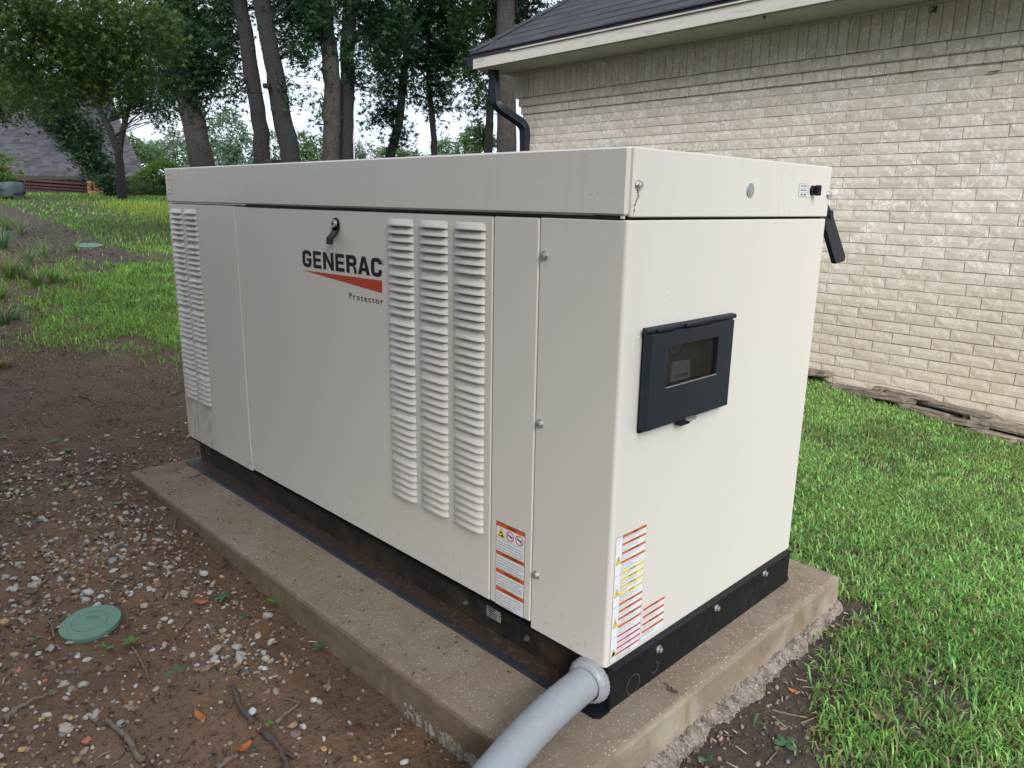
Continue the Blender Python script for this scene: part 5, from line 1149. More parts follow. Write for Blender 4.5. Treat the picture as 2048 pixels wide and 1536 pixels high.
pr = at(177, 374, 21.2); pier = empty('brick_pier', (pr[0], pr[1], pr[2]-.4), label='low orange brick pier at the end of the red wooden wall', cat='brick pier'); PO = np.array(pier.location)
g = MB(); V = [tuple(dx_*a+dn*b+np.array([0, 0, z])) for z in (0, .50) for a, b in ((.01, -.3), (.47, -.3), (.47, .03), (.01, .03))]; g.add(V, [(0, 1, 2, 3), (7, 6, 5, 4), (0, 4, 5, 1), (1, 5, 6, 2), (2, 6, 7, 3), (3, 7, 4, 0)]); fixn(g.build('core', M['mortar'], pier))
for i in range(7):
    g = MB(); a = i*.068; V = [tuple(dx_*a_+dn*b+np.array([0, 0, z])) for z in (.31, .50) for a_, b in ((a+.005, .02), (a+.063, .02), (a+.063, .05), (a+.005, .05))]; g.add(V, [(0, 1, 2, 3), (7, 6, 5, 4), (0, 4, 5, 1), (1, 5, 6, 2), (2, 6, 7, 3), (3, 7, 4, 0)]); fixn(g.build('brick', M['pier_brick'], pier))
for z in (.505, .235, .165):
    for i in range(3):
        g = MB(); a = i*.158; V = [tuple(dx_*a_+dn*b+np.array([0, 0, zz])) for zz in (z, z+.062) for a_, b in ((a+.004, -.2), (a+.153, -.2), (a+.153, .055), (a+.004, .055))]; g.add(V, [(0, 1, 2, 3), (7, 6, 5, 4), (0, 4, 5, 1), (1, 5, 6, 2), (2, 6, 7, 3), (3, 7, 4, 0)]); fixn(g.build('brick', M['pier_brick'], pier))
V, F = rock_mesh(.62, .5, .26, 77, 20, 7); g = MB(); g.add(V, F); rk = fixn(g.build('boulder', M['rock_blue'], smooth=True, label='smooth blue grey boulder at the left edge of the lawn crest', cat='boulder')); p_ = at(16, 382, 15); rk.location = p_
# street lamp far behind the touching trunks
lp = at(704, 182, 60); lb = gz(lp[0], lp[1]); sl_ = empty('street_lamp', (lp[0], lp[1], lb), label='grey street lamp arm showing right of the touching trunks', cat='street lamp')
q1 = at(745, 181, 60)-np.array([lp[0], lp[1], lb]); hh = lp[2]-lb; qs = at(724, 179, 60)-np.array([lp[0], lp[1], lb])
g = MB(); g.tube([(0, 0, 0), (0, 0, hh-.1)], [.11, .07], 8); g.build('pole', M['steel'], sl_)
g = MB(); g.tube([(0, 0, hh-.15), qs*.5+np.array([0, 0, hh*.5+.05]), qs], .045, 6); g.build('arm', M['panelgrey'], sl_)
g = MB(); g.tube([qs, qs*.6+q1*.4, q1*.8+qs*.2, q1], [.06, .17, .15, .03], 8); g.build('lamp_head', M['panelgrey'], sl_)
# box strapped to the trunk
bp_ = at(534, 172, 10.3); g = MB(); g.box((-.045, -.05, -.03), (.045, .05, .03), 0, .004); g.cyl((.0, -.05, 0), (0, -1, 0), .018, .016, .012, 12)
g.tube([at(536, 187, 10.4)-bp_, at(528, 189, 10.6)-bp_, at(521, 186, 10.9)-bp_], .008, 5)
o = g.build('strapped_box', M['plastic_black'], label='small black box strapped between the two close leaning trunks', cat='box'); o.location = bp_; o.rotation_euler = (0, 0, R(45))

# ------------------------------------------------------------------ grass
def blades(X, Y, ht, wd, cols, lean, name, label, curve=.5, wide=1., **kw):
    n = len(X); Z = zg(X, Y)-.004; az = rng.uniform(0, 2*math.pi, n); d = np.stack([np.cos(az), np.sin(az), np.zeros(n)], 1); s = np.stack([-np.sin(az+rng.normal(0, .4, n)), np.cos(az), np.zeros(n)], 1)
    b = np.stack([X, Y, Z], 1); l1 = lean*.35; l2 = lean
    H = ht[:, None]; up = np.array([0, 0, 1.])
    m1 = b+up*H*.55*np.cos(l1)[:, None]+d*H*.55*np.sin(l1)[:, None]; tp = m1+up*H*.45*np.cos(l2*1.5)[:, None]+d*H*.45*np.sin(np.minimum(l2*1.5, 2.2))[:, None]
    w2 = wd[:, None]*s
    V = np.stack([b-w2*.7, b+w2*.7, m1+w2, m1-w2, tp], 1).reshape(-1, 3)
    i = np.arange(n)*5; F = np.concatenate([np.stack([i, i+1, i+2], 1), np.stack([i, i+2, i+3], 1), np.stack([i+3, i+2, i+4], 1)])
    cv = np.repeat(cols, 5, 0); return npmesh(name, V, F, M['grass'], col=cv, kind='stuff', label=label, cat='grass', **kw)
def gcol(n, base, var=.25, straw=.06, X=None, Y=None):
    c_ = np.array(base)[None]*(1+rng.normal(0, var, (n, 1)))*(1+rng.normal(0, .08, (n, 3)))
    if X is not None: c_ *= (1+.5*_vn(X, Y, .3, 41)+.3*_vn(X, Y, .09, 42))[:, None]
    st = rng.random(n) < straw; c_[st] = np.array([.30, .25, .12])*rng.uniform(.6, 1.2, (st.sum(), 1)); return np.clip(c_, .004, .8)
def scatter(x0, x1, y0, y1, dens, dmask):
    n = int((x1-x0)*(y1-y0)*dens); X = rng.uniform(x0, x1, n); Y = rng.uniform(y0, y1, n); k = rng.random(n) < dmask(X, Y); return X[k], Y[k]
def okr(X, Y): return grass_density(X, Y)*(~inslab(X, Y, .01))*((X*WN[0]+Y*WN[1]) < WD-.04)
X, Y = scatter(-.9, 1.6, .1, 2.6, 34000, okr); n = len(X)
blades(X, Y, rng.uniform(.018, .060, n), rng.uniform(.0013, .0031, n), gcol(n, (.18, .335, .088), .40, .13, X, Y), rng.uniform(.4, 1.5, n), 'lawn_grass', 'green lawn blades close to the pad on the right')
X, Y = scatter(-2.6, 1.7, 2.2, 4.4, 15000, okr); n = len(X)
blades(X, Y, rng.uniform(.02, .050, n), rng.uniform(.0016, .0034, n), gcol(n, (.185, .335, .088), .36, .12, X, Y), rng.uniform(.35, 1.45, n), 'lawn_grass', 'green lawn between the generator and the brick wall')
def okl(X, Y): return grass_density(X, Y)*(~inslab(X, Y, .01))*(X < SX1)
X, Y = scatter(-9.5, -1.9, -3.2, 3.4, 7500, okl); n = len(X)
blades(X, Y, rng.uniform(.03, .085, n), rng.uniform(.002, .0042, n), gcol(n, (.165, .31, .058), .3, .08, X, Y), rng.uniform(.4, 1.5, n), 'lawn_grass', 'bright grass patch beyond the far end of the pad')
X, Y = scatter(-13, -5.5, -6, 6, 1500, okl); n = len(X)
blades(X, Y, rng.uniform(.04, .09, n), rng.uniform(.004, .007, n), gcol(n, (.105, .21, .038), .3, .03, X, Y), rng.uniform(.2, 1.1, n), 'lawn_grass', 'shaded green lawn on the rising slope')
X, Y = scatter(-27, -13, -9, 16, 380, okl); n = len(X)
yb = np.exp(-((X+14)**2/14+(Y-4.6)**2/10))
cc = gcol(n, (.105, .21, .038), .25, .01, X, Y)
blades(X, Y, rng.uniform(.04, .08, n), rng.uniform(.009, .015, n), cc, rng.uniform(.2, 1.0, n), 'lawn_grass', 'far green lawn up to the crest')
pc = gat(300, 425); X = rng.normal(pc[0], 1.1, 6000); Y = rng.normal(pc[1]+.3, .42, 6000); n = len(X)
blades(X, Y, rng.uniform(.06, .12, n), rng.uniform(.003, .006, n), gcol(n, (.19, .28, .035), .2, .03), rng.uniform(.2, 1.0, n), 'lawn_grass', 'yellow green patch of lawn left of the generator')
def okm(X, Y): return np.clip(_vn(X, Y, .35, 71)*2.2+.25+.5*_vn(X, Y, .1, 72), 0, 1)*(~inslab(X, Y, .03))*(X < -1.5)*(X > -6)*sstep(-X+Y*.25, 1.6, 2.4)
X, Y = scatter(-6, -1.5, -3.2, 1.0, 1900, okm); n = len(X)
blades(X, Y, rng.uniform(.008, .035, n), rng.uniform(.0012, .0030, n), gcol(n, (.085, .13, .04), .4, .35), rng.uniform(.5, 1.5, n), 'ground_weeds', 'sparse moss, weeds and dry straw over the dark soil beyond the gravel')
# strap leaved clumps on the left bank
def clump(px, py, ht, nbl, lab, hue=(.10, .19, .045), pale=.2):
    ht *= 1.35; nbl = int(nbl*1.3); p = gat(px, py); n = nbl; az = rng.uniform(0, 6.283, n); ln = ht*rng.uniform(.6, 1.2, n); K = 6; V = []; F = []; C_ = []
    for i in range(n):
        d = np.array([math.cos(az[i]), math.sin(az[i]), 0]); s = np.array([-d[1], d[0], 0]); l0 = rng.uniform(.1, .5); l1 = rng.uniform(1.2, 2.3); q = d*rng.uniform(0, .03); b = len(V); w0 = rng.uniform(.0022, .004)
        col = np.array(hue)*rng.uniform(.7, 1.4); 
        if rng.random() < pale: col = np.array([.30, .32, .16])*rng.uniform(.6, 1)
        for k in range(K+1):
            w_ = w0*(1-(k/K)**2.2*.9); V += [q-s*w_, q+s*w_]; C_ += [col, col]; an = l0+(l1-l0)*(k/K)**1.2; q = q+(np.array([0, 0, 1])*math.cos(an)+d*math.sin(an))*ln[i]/K
            if k < K: F.append((b+2*k, b+2*k+1, b+2*k+3, b+2*k+2))
    o = npmesh('grass_clump', np.array(V), np.array(F), M['grass'], col=np.array(C_), label=lab, cat='grass clump', group='strap leaved clumps on the left bank'); o.location = (p[0], p[1], p[2]-.01)
for a in [(20, 560, .26, 110, 'strap leaved clump at the left edge, tallest in front of the mulch bank'), (48, 558, .20, 80, 'strap leaved clump just right of the tallest edge clump'), (75, 572, .19, 90, 'bright clump in the middle of the front row of clumps'), (108, 566, .17, 90, 'bright clump, right end of the front row of clumps', (.10, .24, .06)),
          (8, 500, .30, 90, 'bluish green tall clump at the very left edge', (.06, .17, .08)), (150, 505, .20, 34, 'sparse clump with pale leaves right beside the far green lid'), (88, 515, .26, 40, 'sparse upright clump between the edge clumps and the far lid'), (40, 470, .28, 70, 'hazy pale clump high on the left bank', (.12, .16, .07)),
          (10, 650, .16, 70, 'dark clump at the left edge on the dirt below the front row', (.05, .11, .04)), (30, 640, .10, 40, 'small dark clump beside the lowest edge clump', (.05, .11, .04)), (182, 570, .12, 24, 'thin clump standing left of the lush grass patch'), (10, 735, .09, 60, 'dead straw colored tuft at the left edge', (.22, .16, .07)), (14, 460, .26, 60, 'grey green clump above the bluish one'), (60, 530, .24, 70, 'droopy clump behind the front row of clumps', (.12, .18, .07)), (0, 600, .18, 70, 'clump cut by the left edge of the photo below the tallest')]:
    clump(*a[:5], **({'hue': a[5]} if len(a) > 5 else {}))

# ------------------------------------------------------------------ gravel, mulch and litter
def ico():
    t = (1+5**.5)/2; V = np.array([(-1, t, 0), (1, t, 0), (-1, -t, 0), (1, -t, 0), (0, -1, t), (0, 1, t), (0, -1, -t), (0, 1, -t), (t, 0, -1), (t, 0, 1), (-t, 0, -1), (-t, 0, 1)], float); V /= np.linalg.norm(V[0])
    F = [(0, 11, 5), (0, 5, 1), (0, 1, 7), (0, 7, 10), (0, 10, 11), (1, 5, 9), (5, 11, 4), (11, 10, 2), (10, 7, 6), (7, 1, 8), (3, 9, 4), (3, 4, 2), (3, 2, 6), (3, 6, 8), (3, 8, 9), (4, 9, 5), (2, 4, 11), (6, 2, 10), (8, 6, 7), (9, 8, 1)]
    V = list(map(tuple, V)); mid = {}; F2 = []
    def m_(a, b):
        k = (min(a, b), max(a, b))
        if k not in mid: p = (np.array(V[a])+np.array(V[b])); p /= np.linalg.norm(p); V.append(tuple(p)); mid[k] = len(V)-1
        return mid[k]
    for a, b, c_ in F: x, y, z = m_(a, b), m_(b, c_), m_(c_, a); F2 += [(a, x, z), (b, y, x), (c_, z, y), (x, y, z)]
    return np.array(V), np.array(F2)
IV, IF = ico()
def stone_templates(n, sharp=.22):
    T = []
    for i in range(n):
        V = IV.copy()
        for _ in range(9):
            d = rng.normal(size=3); d /= np.linalg.norm(d); h = rng.uniform(1-sharp*1.9, .95); q = V @ d; V = V-np.maximum(q-h, 0)[:, None]*d[None]
        T.append(V*(1+rng.normal(0, .02, (len(V), 1))))
    return T
TS = stone_templates(12, .29); TR = stone_templates(5, .05)
def stones(name, X, Y, size, cols, T, flat=(.45, .8), sink=.25, smooth=False, zoff=0, **kw):
    n = len(X); Z = zg(X, Y); VV = []; FF = []; CC = []; b = 0
    which = rng.integers(0, len(T), n); az = rng.uniform(0, 6.28, n); ta = rng.normal(0, .3, n)
    for t in range(len(T)):
        k = np.where(which == t)[0]
        if len(k) == 0: continue
        m_ = len(k); sx = size[k]*rng.uniform(.8, 1.35, m_); sy = size[k]*rng.uniform(.6, .95, m_); sz = size[k]*rng.uniform(*flat, m_)
        P = T[t][None]*np.stack([sx, sy, sz], 1)[:, None, :]
        ca, sa = np.cos(ta[k])[:, None], np.sin(ta[k])[:, None]; x, z = P[..., 0]*ca-P[..., 2]*sa, P[..., 0]*sa+P[..., 2]*ca; y = P[..., 1]
        c2, s2 = np.cos(az[k])[:, None], np.sin(az[k])[:, None]; x, y = x*c2-y*s2, x*s2+y*c2
        P = np.stack([x+X[k][:, None], y+Y[k][:, None], z+(Z[k]+sz*(1-2*sink)+zoff)[:, None]], -1)
        VV.append(P.reshape(-1, 3)); FF.append((IF[None]+(np.arange(m_)*len(IV))[:, None, None]+b).reshape(-1, 3)); CC.append(np.repeat(cols[k], len(IV), 0)); b += m_*len(IV)
    return npmesh(name, np.concatenate(VV), np.concatenate(FF), M['stone'], col=np.concatenate(CC), smooth=smooth, kind='stuff', **kw)
def cluster_dens(X, Y):
    """gravel thickness over the left bed"""
    g1 = poly_mask(X, Y, [gat(*p) for p in [(0, 1080), (120, 1010), (300, 1030), (360, 1090), (420, 1180), (330, 1230), (240, 1210), (120, 1240), (0, 1260)]], .12)
    g2 = poly_mask(X, Y, [gat(*p) for p in [(330, 1250), (420, 1180), (520, 1220), (600, 1290), (560, 1380), (400, 1330), (320, 1300)]], .06)
    g3 = poly_mask(X, Y, [gat(*p) for p in [(0, 1260), (110, 1270), (260, 1300), (240, 1400), (120, 1560), (-60, 1560)]], .1)
    g4 = poly_mask(X, Y, [gat(*p) for p in [(0, 900), (180, 880), (300, 950), (260, 1040), (0, 1090)]], .2)
    return np.clip(.10+.9*g1+.75*g2+.40*g3+.35*g4, 0, 1)
def free(X, Y, e=.006): return (~inslab(X, Y, e)) & (Y < SY0+.6)
X = rng.uniform(-2.9, .2, 26000); Y = rng.uniform(-1.35, .6, 26000); dn_ = cluster_dens(X, Y)*(.5+1.1*np.clip(_vn(X, Y, .16, 51)+.5, 0, 1)); bare = 1-.9*clay_f(X, Y) if 'clay_f' in globals() else 1
k = (rng.random(len(X)) < dn_*.62) & free(X, Y, .012) & (~((Y > SY0-.10) & (X > -.9))); X, Y = X[k], Y[k]; n = len(X)
pal = np.array([(.52, .50, .47), (.46, .42, .38), (.40, .33, .26), (.34, .22, .13), (.44, .30, .15), (.22, .15, .11), (.30, .12, .08), (.13, .095, .08), (.33, .34, .36)])
pw = np.array([.24, .18, .16, .10, .05, .12, .025, .095, .03]); pw /= pw.sum(); cl = pal[rng.choice(len(pal), n, p=pw)]*rng.uniform(.75, 1.2, (n, 1))
left_tan = sstep(-(X*.0)+(-Y), .75, 1.15)[:, None]; tan_ = np.array([(.42, .30, .19)])*rng.uniform(.5, 1.3, (n, 1)); pick = rng.random((n, 1)) < left_tan*.55; cl = np.where(pick, tan_, cl)
cl = cl*np.where(cl.mean(1, keepdims=True) > .4, .84, .95)
stones('gravel', X, Y, np.clip(rng.lognormal(math.log(.0058), .50, n), .0026, .0170), cl, TS, sink=.36, label='white, tan and brown gravel strewn over the soil on the left', cat='gravel')
X = rng.uniform(-2.9, .25, 5000); Y = rng.uniform(-1.35, .6, 5000); k = free(X, Y, .01) & (rng.random(5000) < .45); X, Y = X[k], Y[k]; n = len(X)
stones('acorn_litter', X, Y, rng.uniform(.0045, .0068, n), np.array([(.16, .11, .085)])*rng.uniform(.5, 1.9, (n, 1)), TR, (.75, .9), .15, True, label='scattered brown acorns on the soil on the left', cat='acorns')
X = rng.uniform(.12, .75, 520); Y = rng.uniform(-.2, .95, 520); k = (~inslab(X, Y, .02)) & (rng.random(520) < 1-grass_density(X, Y)*.8); X, Y = X[k], Y[k]; n = len(X)
stones('acorn_litter', X, Y, rng.uniform(.0025, .0072, n), np.array([(.19, .14, .115)])*rng.uniform(.3, 1.6, (n, 1))*(1+rng.normal(0, .1, (n, 3))), TR, (.75, .95), .2, True, label='acorns and small pebbles in the dark soil right of the pad', cat='acorns')
def chips(name, X, Y, ln, wd, cols, **kw):
    n = len(X); Z = zg(X, Y)+rng.uniform(0, .004, n); az = rng.uniform(0, 6.28, n); d = np.stack([np.cos(az), np.sin(az), rng.normal(0, .16, n)], 1); s = np.stack([-np.sin(az), np.cos(az), rng.normal(0, .3, n)], 1); u = np.cross(d, s); c0 = np.stack([X, Y, Z+.002], 1)
    h = rng.uniform(.0008, .0025, n)[:, None]; L2 = ln[:, None]/2*d; W2 = wd[:, None]/2*s; k1 = rng.uniform(.05, 1, (n, 1))
    V = np.stack([c0-L2-W2*k1, c0+L2*.9-W2, c0+L2+W2*k1, c0-L2*.8+W2, c0-L2*.8-W2*.5+u*h, c0+L2*.7-W2*.6+u*h, c0+L2*.8+W2*.5*k1+u*h, c0-L2*.6+W2*.7+u*h], 1).reshape(-1, 3)
    f = np.array([(4, 5, 6, 7), (0, 1, 5, 4), (1, 2, 6, 5), (2, 3, 7, 6), (3, 0, 4, 7)]); F = (f[None]+(np.arange(n)*8)[:, None, None]).reshape(-1, 4)
    return npmesh(name, V, F, M['litter'], col=np.repeat(cols, 8, 0), kind='stuff', **kw)
X = rng.uniform(-5.5, .2, 60000); Y = rng.uniform(-3.2, 1.1, 60000); nearw = np.where(X > -2.2, .9, 1.25); k = (~inslab(X, Y, .0)) & (X < .1) & (rng.random(60000) < nearw*(1-.75*grass_density(X, Y))*(.35+.9*np.clip(_vn(X, Y, .2, 61)+.4, 0, 1))); X, Y = X[k], Y[k]; n = len(X)
pc_ = np.array([(.030, .022, .018), (.075, .05, .036), (.15, .105, .07), (.32, .25, .18)]); cl = pc_[rng.choice(4, n, p=[.40, .29, .19, .12])]*rng.uniform(.7, 1.3, (n, 1))
chips('mulch_litter', X, Y, np.minimum(.005+rng.exponential(.007, n), .034), rng.uniform(.0012, .0055, n), cl, label='dark bark bits and leaf scraps littering the soil on the left', cat='mulch')
X = rng.uniform(-12, -5, 6000); Y = rng.uniform(-5.5, 2, 6000); k = rng.random(6000) < 1-grass_density(X, Y); X, Y = X[k], Y[k]; n = len(X); cl = pc_[rng.choice(4, n, p=[.5, .27, .15, .08])]
chips('mulch_litter', X, Y, rng.uniform(.02, .08, n), rng.uniform(.006, .02, n), cl, label='dark bark mulch on the bank far left', cat='mulch')
X = rng.uniform(.1, 1.3, 2600); Y = rng.uniform(-.3, 2.0, 2600); k = ~inslab(X, Y, .01); X, Y = X[k], Y[k]; n = len(X); cl = pc_[rng.choice(4, n, p=[.3, .3, .2, .2])]*1.2
chips('mulch_litter', X, Y, rng.uniform(.008, .035, n), rng.uniform(.0015, .006, n), cl, label='dry stems and scraps in the thin grass right of the pad', cat='mulch')
X = rng.uniform(SX0, -.2, 420); Y = rng.uniform(SY0+.01, -.05, 420); k = rng.random(420) < .25+.75*sstep(-X, 1.7, 2.2); X, Y = X[k], Y[k]; n = len(X)
o = chips('pad_litter', X, Y, rng.uniform(.003, .014, n), rng.uniform(.0015, .004, n), pc_[rng.choice(3, n)], label='tiny dark crumbs lying on the left side of the pad', cat='litter')
vv = np.empty(len(o.data.vertices)*3); o.data.vertices.foreach_get('co', vv); vv = vv.reshape(-1, 3); zz = zg(vv[:, 0], vv[:, 1]); vv[:, 2] += SZ-zz+.0005; o.data.vertices.foreach_set('co', vv.ravel())

# green round lids
def round_lid(px, py, r_, lab, tilt):
    p = gat(px, py); rt = empty('valve_lid', (p[0], p[1], p[2]+.012), label=lab, cat='valve lid', group='round green lids in the soil'); rt.rotation_euler = tilt
    g = MB(); prof = [(r_*.97, -.012), (r_, -.008), (r_, .002), (r_*.985, .0045), (r_*.60, .0055), (r_*.595, .0042), (r_*.575, .0042), (r_*.57, .0055), (0.0005, .0060)]; n = 56
    V = [(q*math.cos(2*math.pi*k/n), q*math.sin(2*math.pi*k/n), z) for q, z in prof for k in range(n)]
    g.add(V, [(i*n+k, i*n+(k+1) % n, (i+1)*n+(k+1) % n, (i+1)*n+k) for i in range(len(prof)-1) for k in range(n)]); g.build('lid_disc', M['greenlid'], rt)
    g = MB(); V2, F2 = text_mesh('ICV', .036, .012, .01); az = R(45)
    g.add([((a-.018)*math.cos(az)-(b+.012)*math.sin(az), (a-.018)*math.sin(az)+(b+.012)*math.cos(az), .0068) for a, b in V2], F2); g.build('raised_mark', mat('green_shadow', (.06, .15, .11), .6), rt)
    g = MB(); g.tube([(0, 0, -.10), (0, 0, -.012)], r_*.88, 24); g.build('valve_sleeve', M['greenlid'], rt)
round_lid(182, 1253, .080, 'round green plastic lid lying in the gravel at lower left', (R(5), R(3), 0))
round_lid(178, 492, .16, 'round green lid half sunk in soil far up the bank', (0, R(5), 0))
# sticks
def stick(pts, r0, r1, lab, m_='twig', side=(), name='stick'):
    P = [gat(*p) for p in pts]; base = P[0].copy(); g = MB(); O = []
    for i, p in enumerate(P): O.append(p-base+np.array([rng.normal(0, .002), rng.normal(0, .002), r0*.9+rng.uniform(0, .004)]))
    O2 = []; 
    for i in range(len(O)-1):
        for t in (0, .25, .5, .75): O2.append(O[i]*(1-t)+O[i+1]*t+rng.normal(size=3)*r0*.18)
    O2.append(O[-1]); rr = np.linspace(r0, r1, len(O2))*(1+rng.normal(0, .10, len(O2))); g.tube(O2, list(rr), 8)
    for s_ in side: S2 = [gat(*p)-base+np.array([0, 0, r0*.8]) for p in s_]; g.tube(S2, list(np.linspace(r1, r1*.4, len(S2))), 6)
    o = g.build(name, M[m_], smooth=True, label=lab, cat='stick', group='fallen sticks on the soil'); o.location = base
stick([(213, 1447), (232, 1462), (250, 1478), (264, 1498), (274, 1518), (288, 1529)], .0055, .0075, 'thick pale stick at the bottom left of the photo')
stick([(262, 1295), (280, 1318), (292, 1340), (300, 1368)], .003, .002, 'thin curved stick below the bright green seedling beside the lid')
stick([(462, 1380), (480, 1412), (505, 1450)], .0065, .0065, 'dark upper half of the long broken stick near the pad', 'twig_dark')
stick([(527, 1466), (550, 1490), (568, 1510), (576, 1545)], .0065, .006, 'dark lower half of the long broken stick near the pad', 'twig_dark', [[(568, 1508), (590, 1518)]])
stick([(552, 1452), (575, 1432), (600, 1409)], .0055, .003, 'grey mottled stick leaning up right from the broken one', 'twig', [[(600, 1409), (580, 1402), (562, 1400)]])
stick([(214, 1160), (240, 1166), (268, 1178)], .003, .0022, 'pale forked twig in the gravel above the lid', 'twig', [[(240, 1166), (232, 1152)]])
stick([(96, 1160), (84, 1172), (70, 1186), (52, 1190)], .0052, .004, 'bleached bent stick left of the lid')
stick([(12, 1445), (28, 1425), (52, 1412), (100, 1392)], .009, .003, 'chunky bleached driftwood stick at the left edge')
stick([(346, 1280), (352, 1300), (356, 1325)], .0028, .002, 'short upright twig right of the lid in the white gravel')
stick([(435, 1540), (455, 1524), (475, 1514)], .006, .005, 'short pale stick stub at the bottom edge')
stick([(92, 1238), (104, 1252), (110, 1280)], .003, .003, 'short twig just left of the green lid')
stick([(402, 1140), (395, 1165), (386, 1200)], .0032, .0022, 'thin twig near the corner of the pad gravel')
stick([(352, 1040), (348, 1062)], .0035, .003, 'short twig touching the pad edge up the bed')
stick([(160, 793), (178, 800), (192, 812)], .0045, .004, 'short dark stick on the smooth dirt', 'twig_dark')
stick([(340, 795), (360, 786), (374, 775)], .006, .003, 'dark root piece beside the generator left corner', 'twig_dark')
stick([(1545, 1425), (1580, 1432), (1618, 1440)], .0028, .002, 'long pale twig in the soil right of the pad', 'twig', [[(1618, 1440), (1600, 1448)]])
stick([(1597, 1450), (1625, 1440), (1650, 1428)], .0028, .002, 'crossing pale twig in the soil right of the pad')
stick([(1533, 1532), (1545, 1515), (1552, 1505)], .0025, .0015, 'short straw twig at the bottom right soil')
stick([(388, 972), (405, 966), (422, 960)], .0028, .002, 'thin twig resting across the pad', 'twig_dark')
bpy.data.objects['stick.018'].location.z = SZ+.003 if 'stick.018' in bpy.data.objects else 0
# big single stones
def single(px, py, r_, m_, lab, flat=.5, name='stone', cat='stone', tall=False):
    p = gat(px, py); g = MB(); T = TS[rng.integers(0, len(TS))]; g.add([tuple(v) for v in T*np.array([r_, r_*.75, r_*flat])], [tuple(f) for f in IF]); o = g.build(name, M[m_], label=lab, cat=cat); o.location = (p[0], p[1], p[2]+r_*flat*.5); o.rotation_euler = (rng.uniform(-.2, .2), rng.uniform(-.2, .2), rng.uniform(0, 6)); return o
for a in [(605, 1455, .0125, 'whitestone', 'brightest speckled white stone near the bottom center', .7), (627, 1402, .0125, 'whitestone', 'grey white stone beside the curled tan leaf', .6), (646, 1500, .0115, 'yelstone', 'round yellow tan stone near the bottom center'), (710, 1520, .0115, 'yelstone', 'deep yellow stone below the pad edge at the bottom'),
          (588, 1472, .017, 'greystone', 'large brown rounded stone beside the white one'), (176, 1480, .017, 'redstone', 'flat red brick chip near the bottom left', .3), (82, 1440, .011, 'yelstone', 'round tan stone near the left edge'), (62, 1477, .013, 'greystone', 'square brown stone near the bottom left'),
          (45, 1500, .012, 'yelstone', 'ochre stone close to the bottom left corner'), (154, 1316, .0095, 'whitestone', 'white angular stone under the two seedlings'), (305, 1302, .0105, 'whitestone', 'white stone right of the thin curved stick'), (36, 1344, .012, 'redstone', 'red brown chip near the left edge', .35), (312, 1167, .014, 'redstone', 'red sandstone chip in the gravel above right of the lid', .4),
          (90, 1362, .0095, 'redstone', 'orange chip left of the acorns', .4), (530, 1340, .0125, 'whitestone', 'white stone right of the round gravel pile'), (522, 1337, .009, 'whitestone', 'smaller white stone touching its neighbor'), (505, 1425, .015, 'whitestone', 'cream angular stone beside the dark broken stick'), (434, 1325, .0105, 'whitestone', 'smooth white stone at the edge of the bare clay'),
          (340, 1245, .011, 'whitestone', 'pale stone right of the green lid'), (264, 1186, .0105, 'whitestone', 'white stone straight above the lid rim'), (1562, 1458, .010, 'greystone', 'tan pebble in the soil right of the pad'), (10, 1245, .017, 'yelstone', 'big cream stone on the left edge beside the lid'), (395, 1332, .010, 'whitestone', 'white chip above the oak seedling')]:
    single(*a)
# fallen leaves
def fallen(px, py, pts, m_, lab, dz=.006, curl=.3, scale=.05, rz=0):
    p = gat(px, py); g = MB(); n = len(pts); P = np.array(pts, float)*scale; c_ = P.mean(0); V = [(a, b, curl*((a-c_[0])**2)/scale*1.2+.001*rng.random()) for a, b in P]+[(c_[0], c_[1], .0)]
    g.add(V, [(i, (i+1) % n, n) for i in range(n)]); g.add([(a, b, c0-.0006) for a, b, c0 in V], [((i+1) % n, i, n) for i in range(n)]); o = g.build('fallen_leaf', M[m_], label=lab, cat='leaf'); o.location = (p[0], p[1], p[2]+dz); o.rotation_euler = (.15, .1, rz)
EL = [(math.cos(a)*1.0, math.sin(a)*.38) for a in np.linspace(0, 6.283, 13)[:-1]]
OAK = [(0, -.1), (.3, .25), (.5, .1), (.8, .4), (1.0, .2), (1.4, .55), (1.5, .2), (2.0, .1), (1.5, -.05), (1.4, -.4), (1.0, -.2), (.8, -.45), (.5, -.2), (.3, -.3)]
fallen(402, 1438, EL, 'rustleaf', 'rust orange oval leaf on the bare clay', scale=.022, rz=.2)
fallen(488, 1500, EL, 'rustleaf', 'orange and brown leaf at the bottom beside a green one', scale=.022, rz=1.9)
fallen(645, 1395, OAK, 'deadleaf', 'curled tan leaf standing beside the pad', curl=.9, scale=.024, rz=2.2)
fallen(385, 1345, OAK, 'deadleaf', 'dry lobed oak leaf behind the oak seedling', scale=.030, rz=1.2)
fallen(402, 1208, EL, 'rustleaf', 'dull orange leaf in the white gravel', scale=.022, rz=1.0)
fallen(520, 1478, OAK, 'deadleaf', 'torn tan leaf over the dark broken stick', curl=.9, scale=.018, rz=2.6)
fallen(250, 1417, OAK, 'deadleaf', 'flat tan leaf half buried below the acorns', scale=.022, rz=.6)
fallen(1762, 1440, EL, 'deadleaf', 'dark brown leaf in the grass at lower right', scale=.03, rz=.5)
fallen(1586, 1386, EL, 'rustleaf', 'small orange brown husk right of the pad', scale=.014, rz=.3)
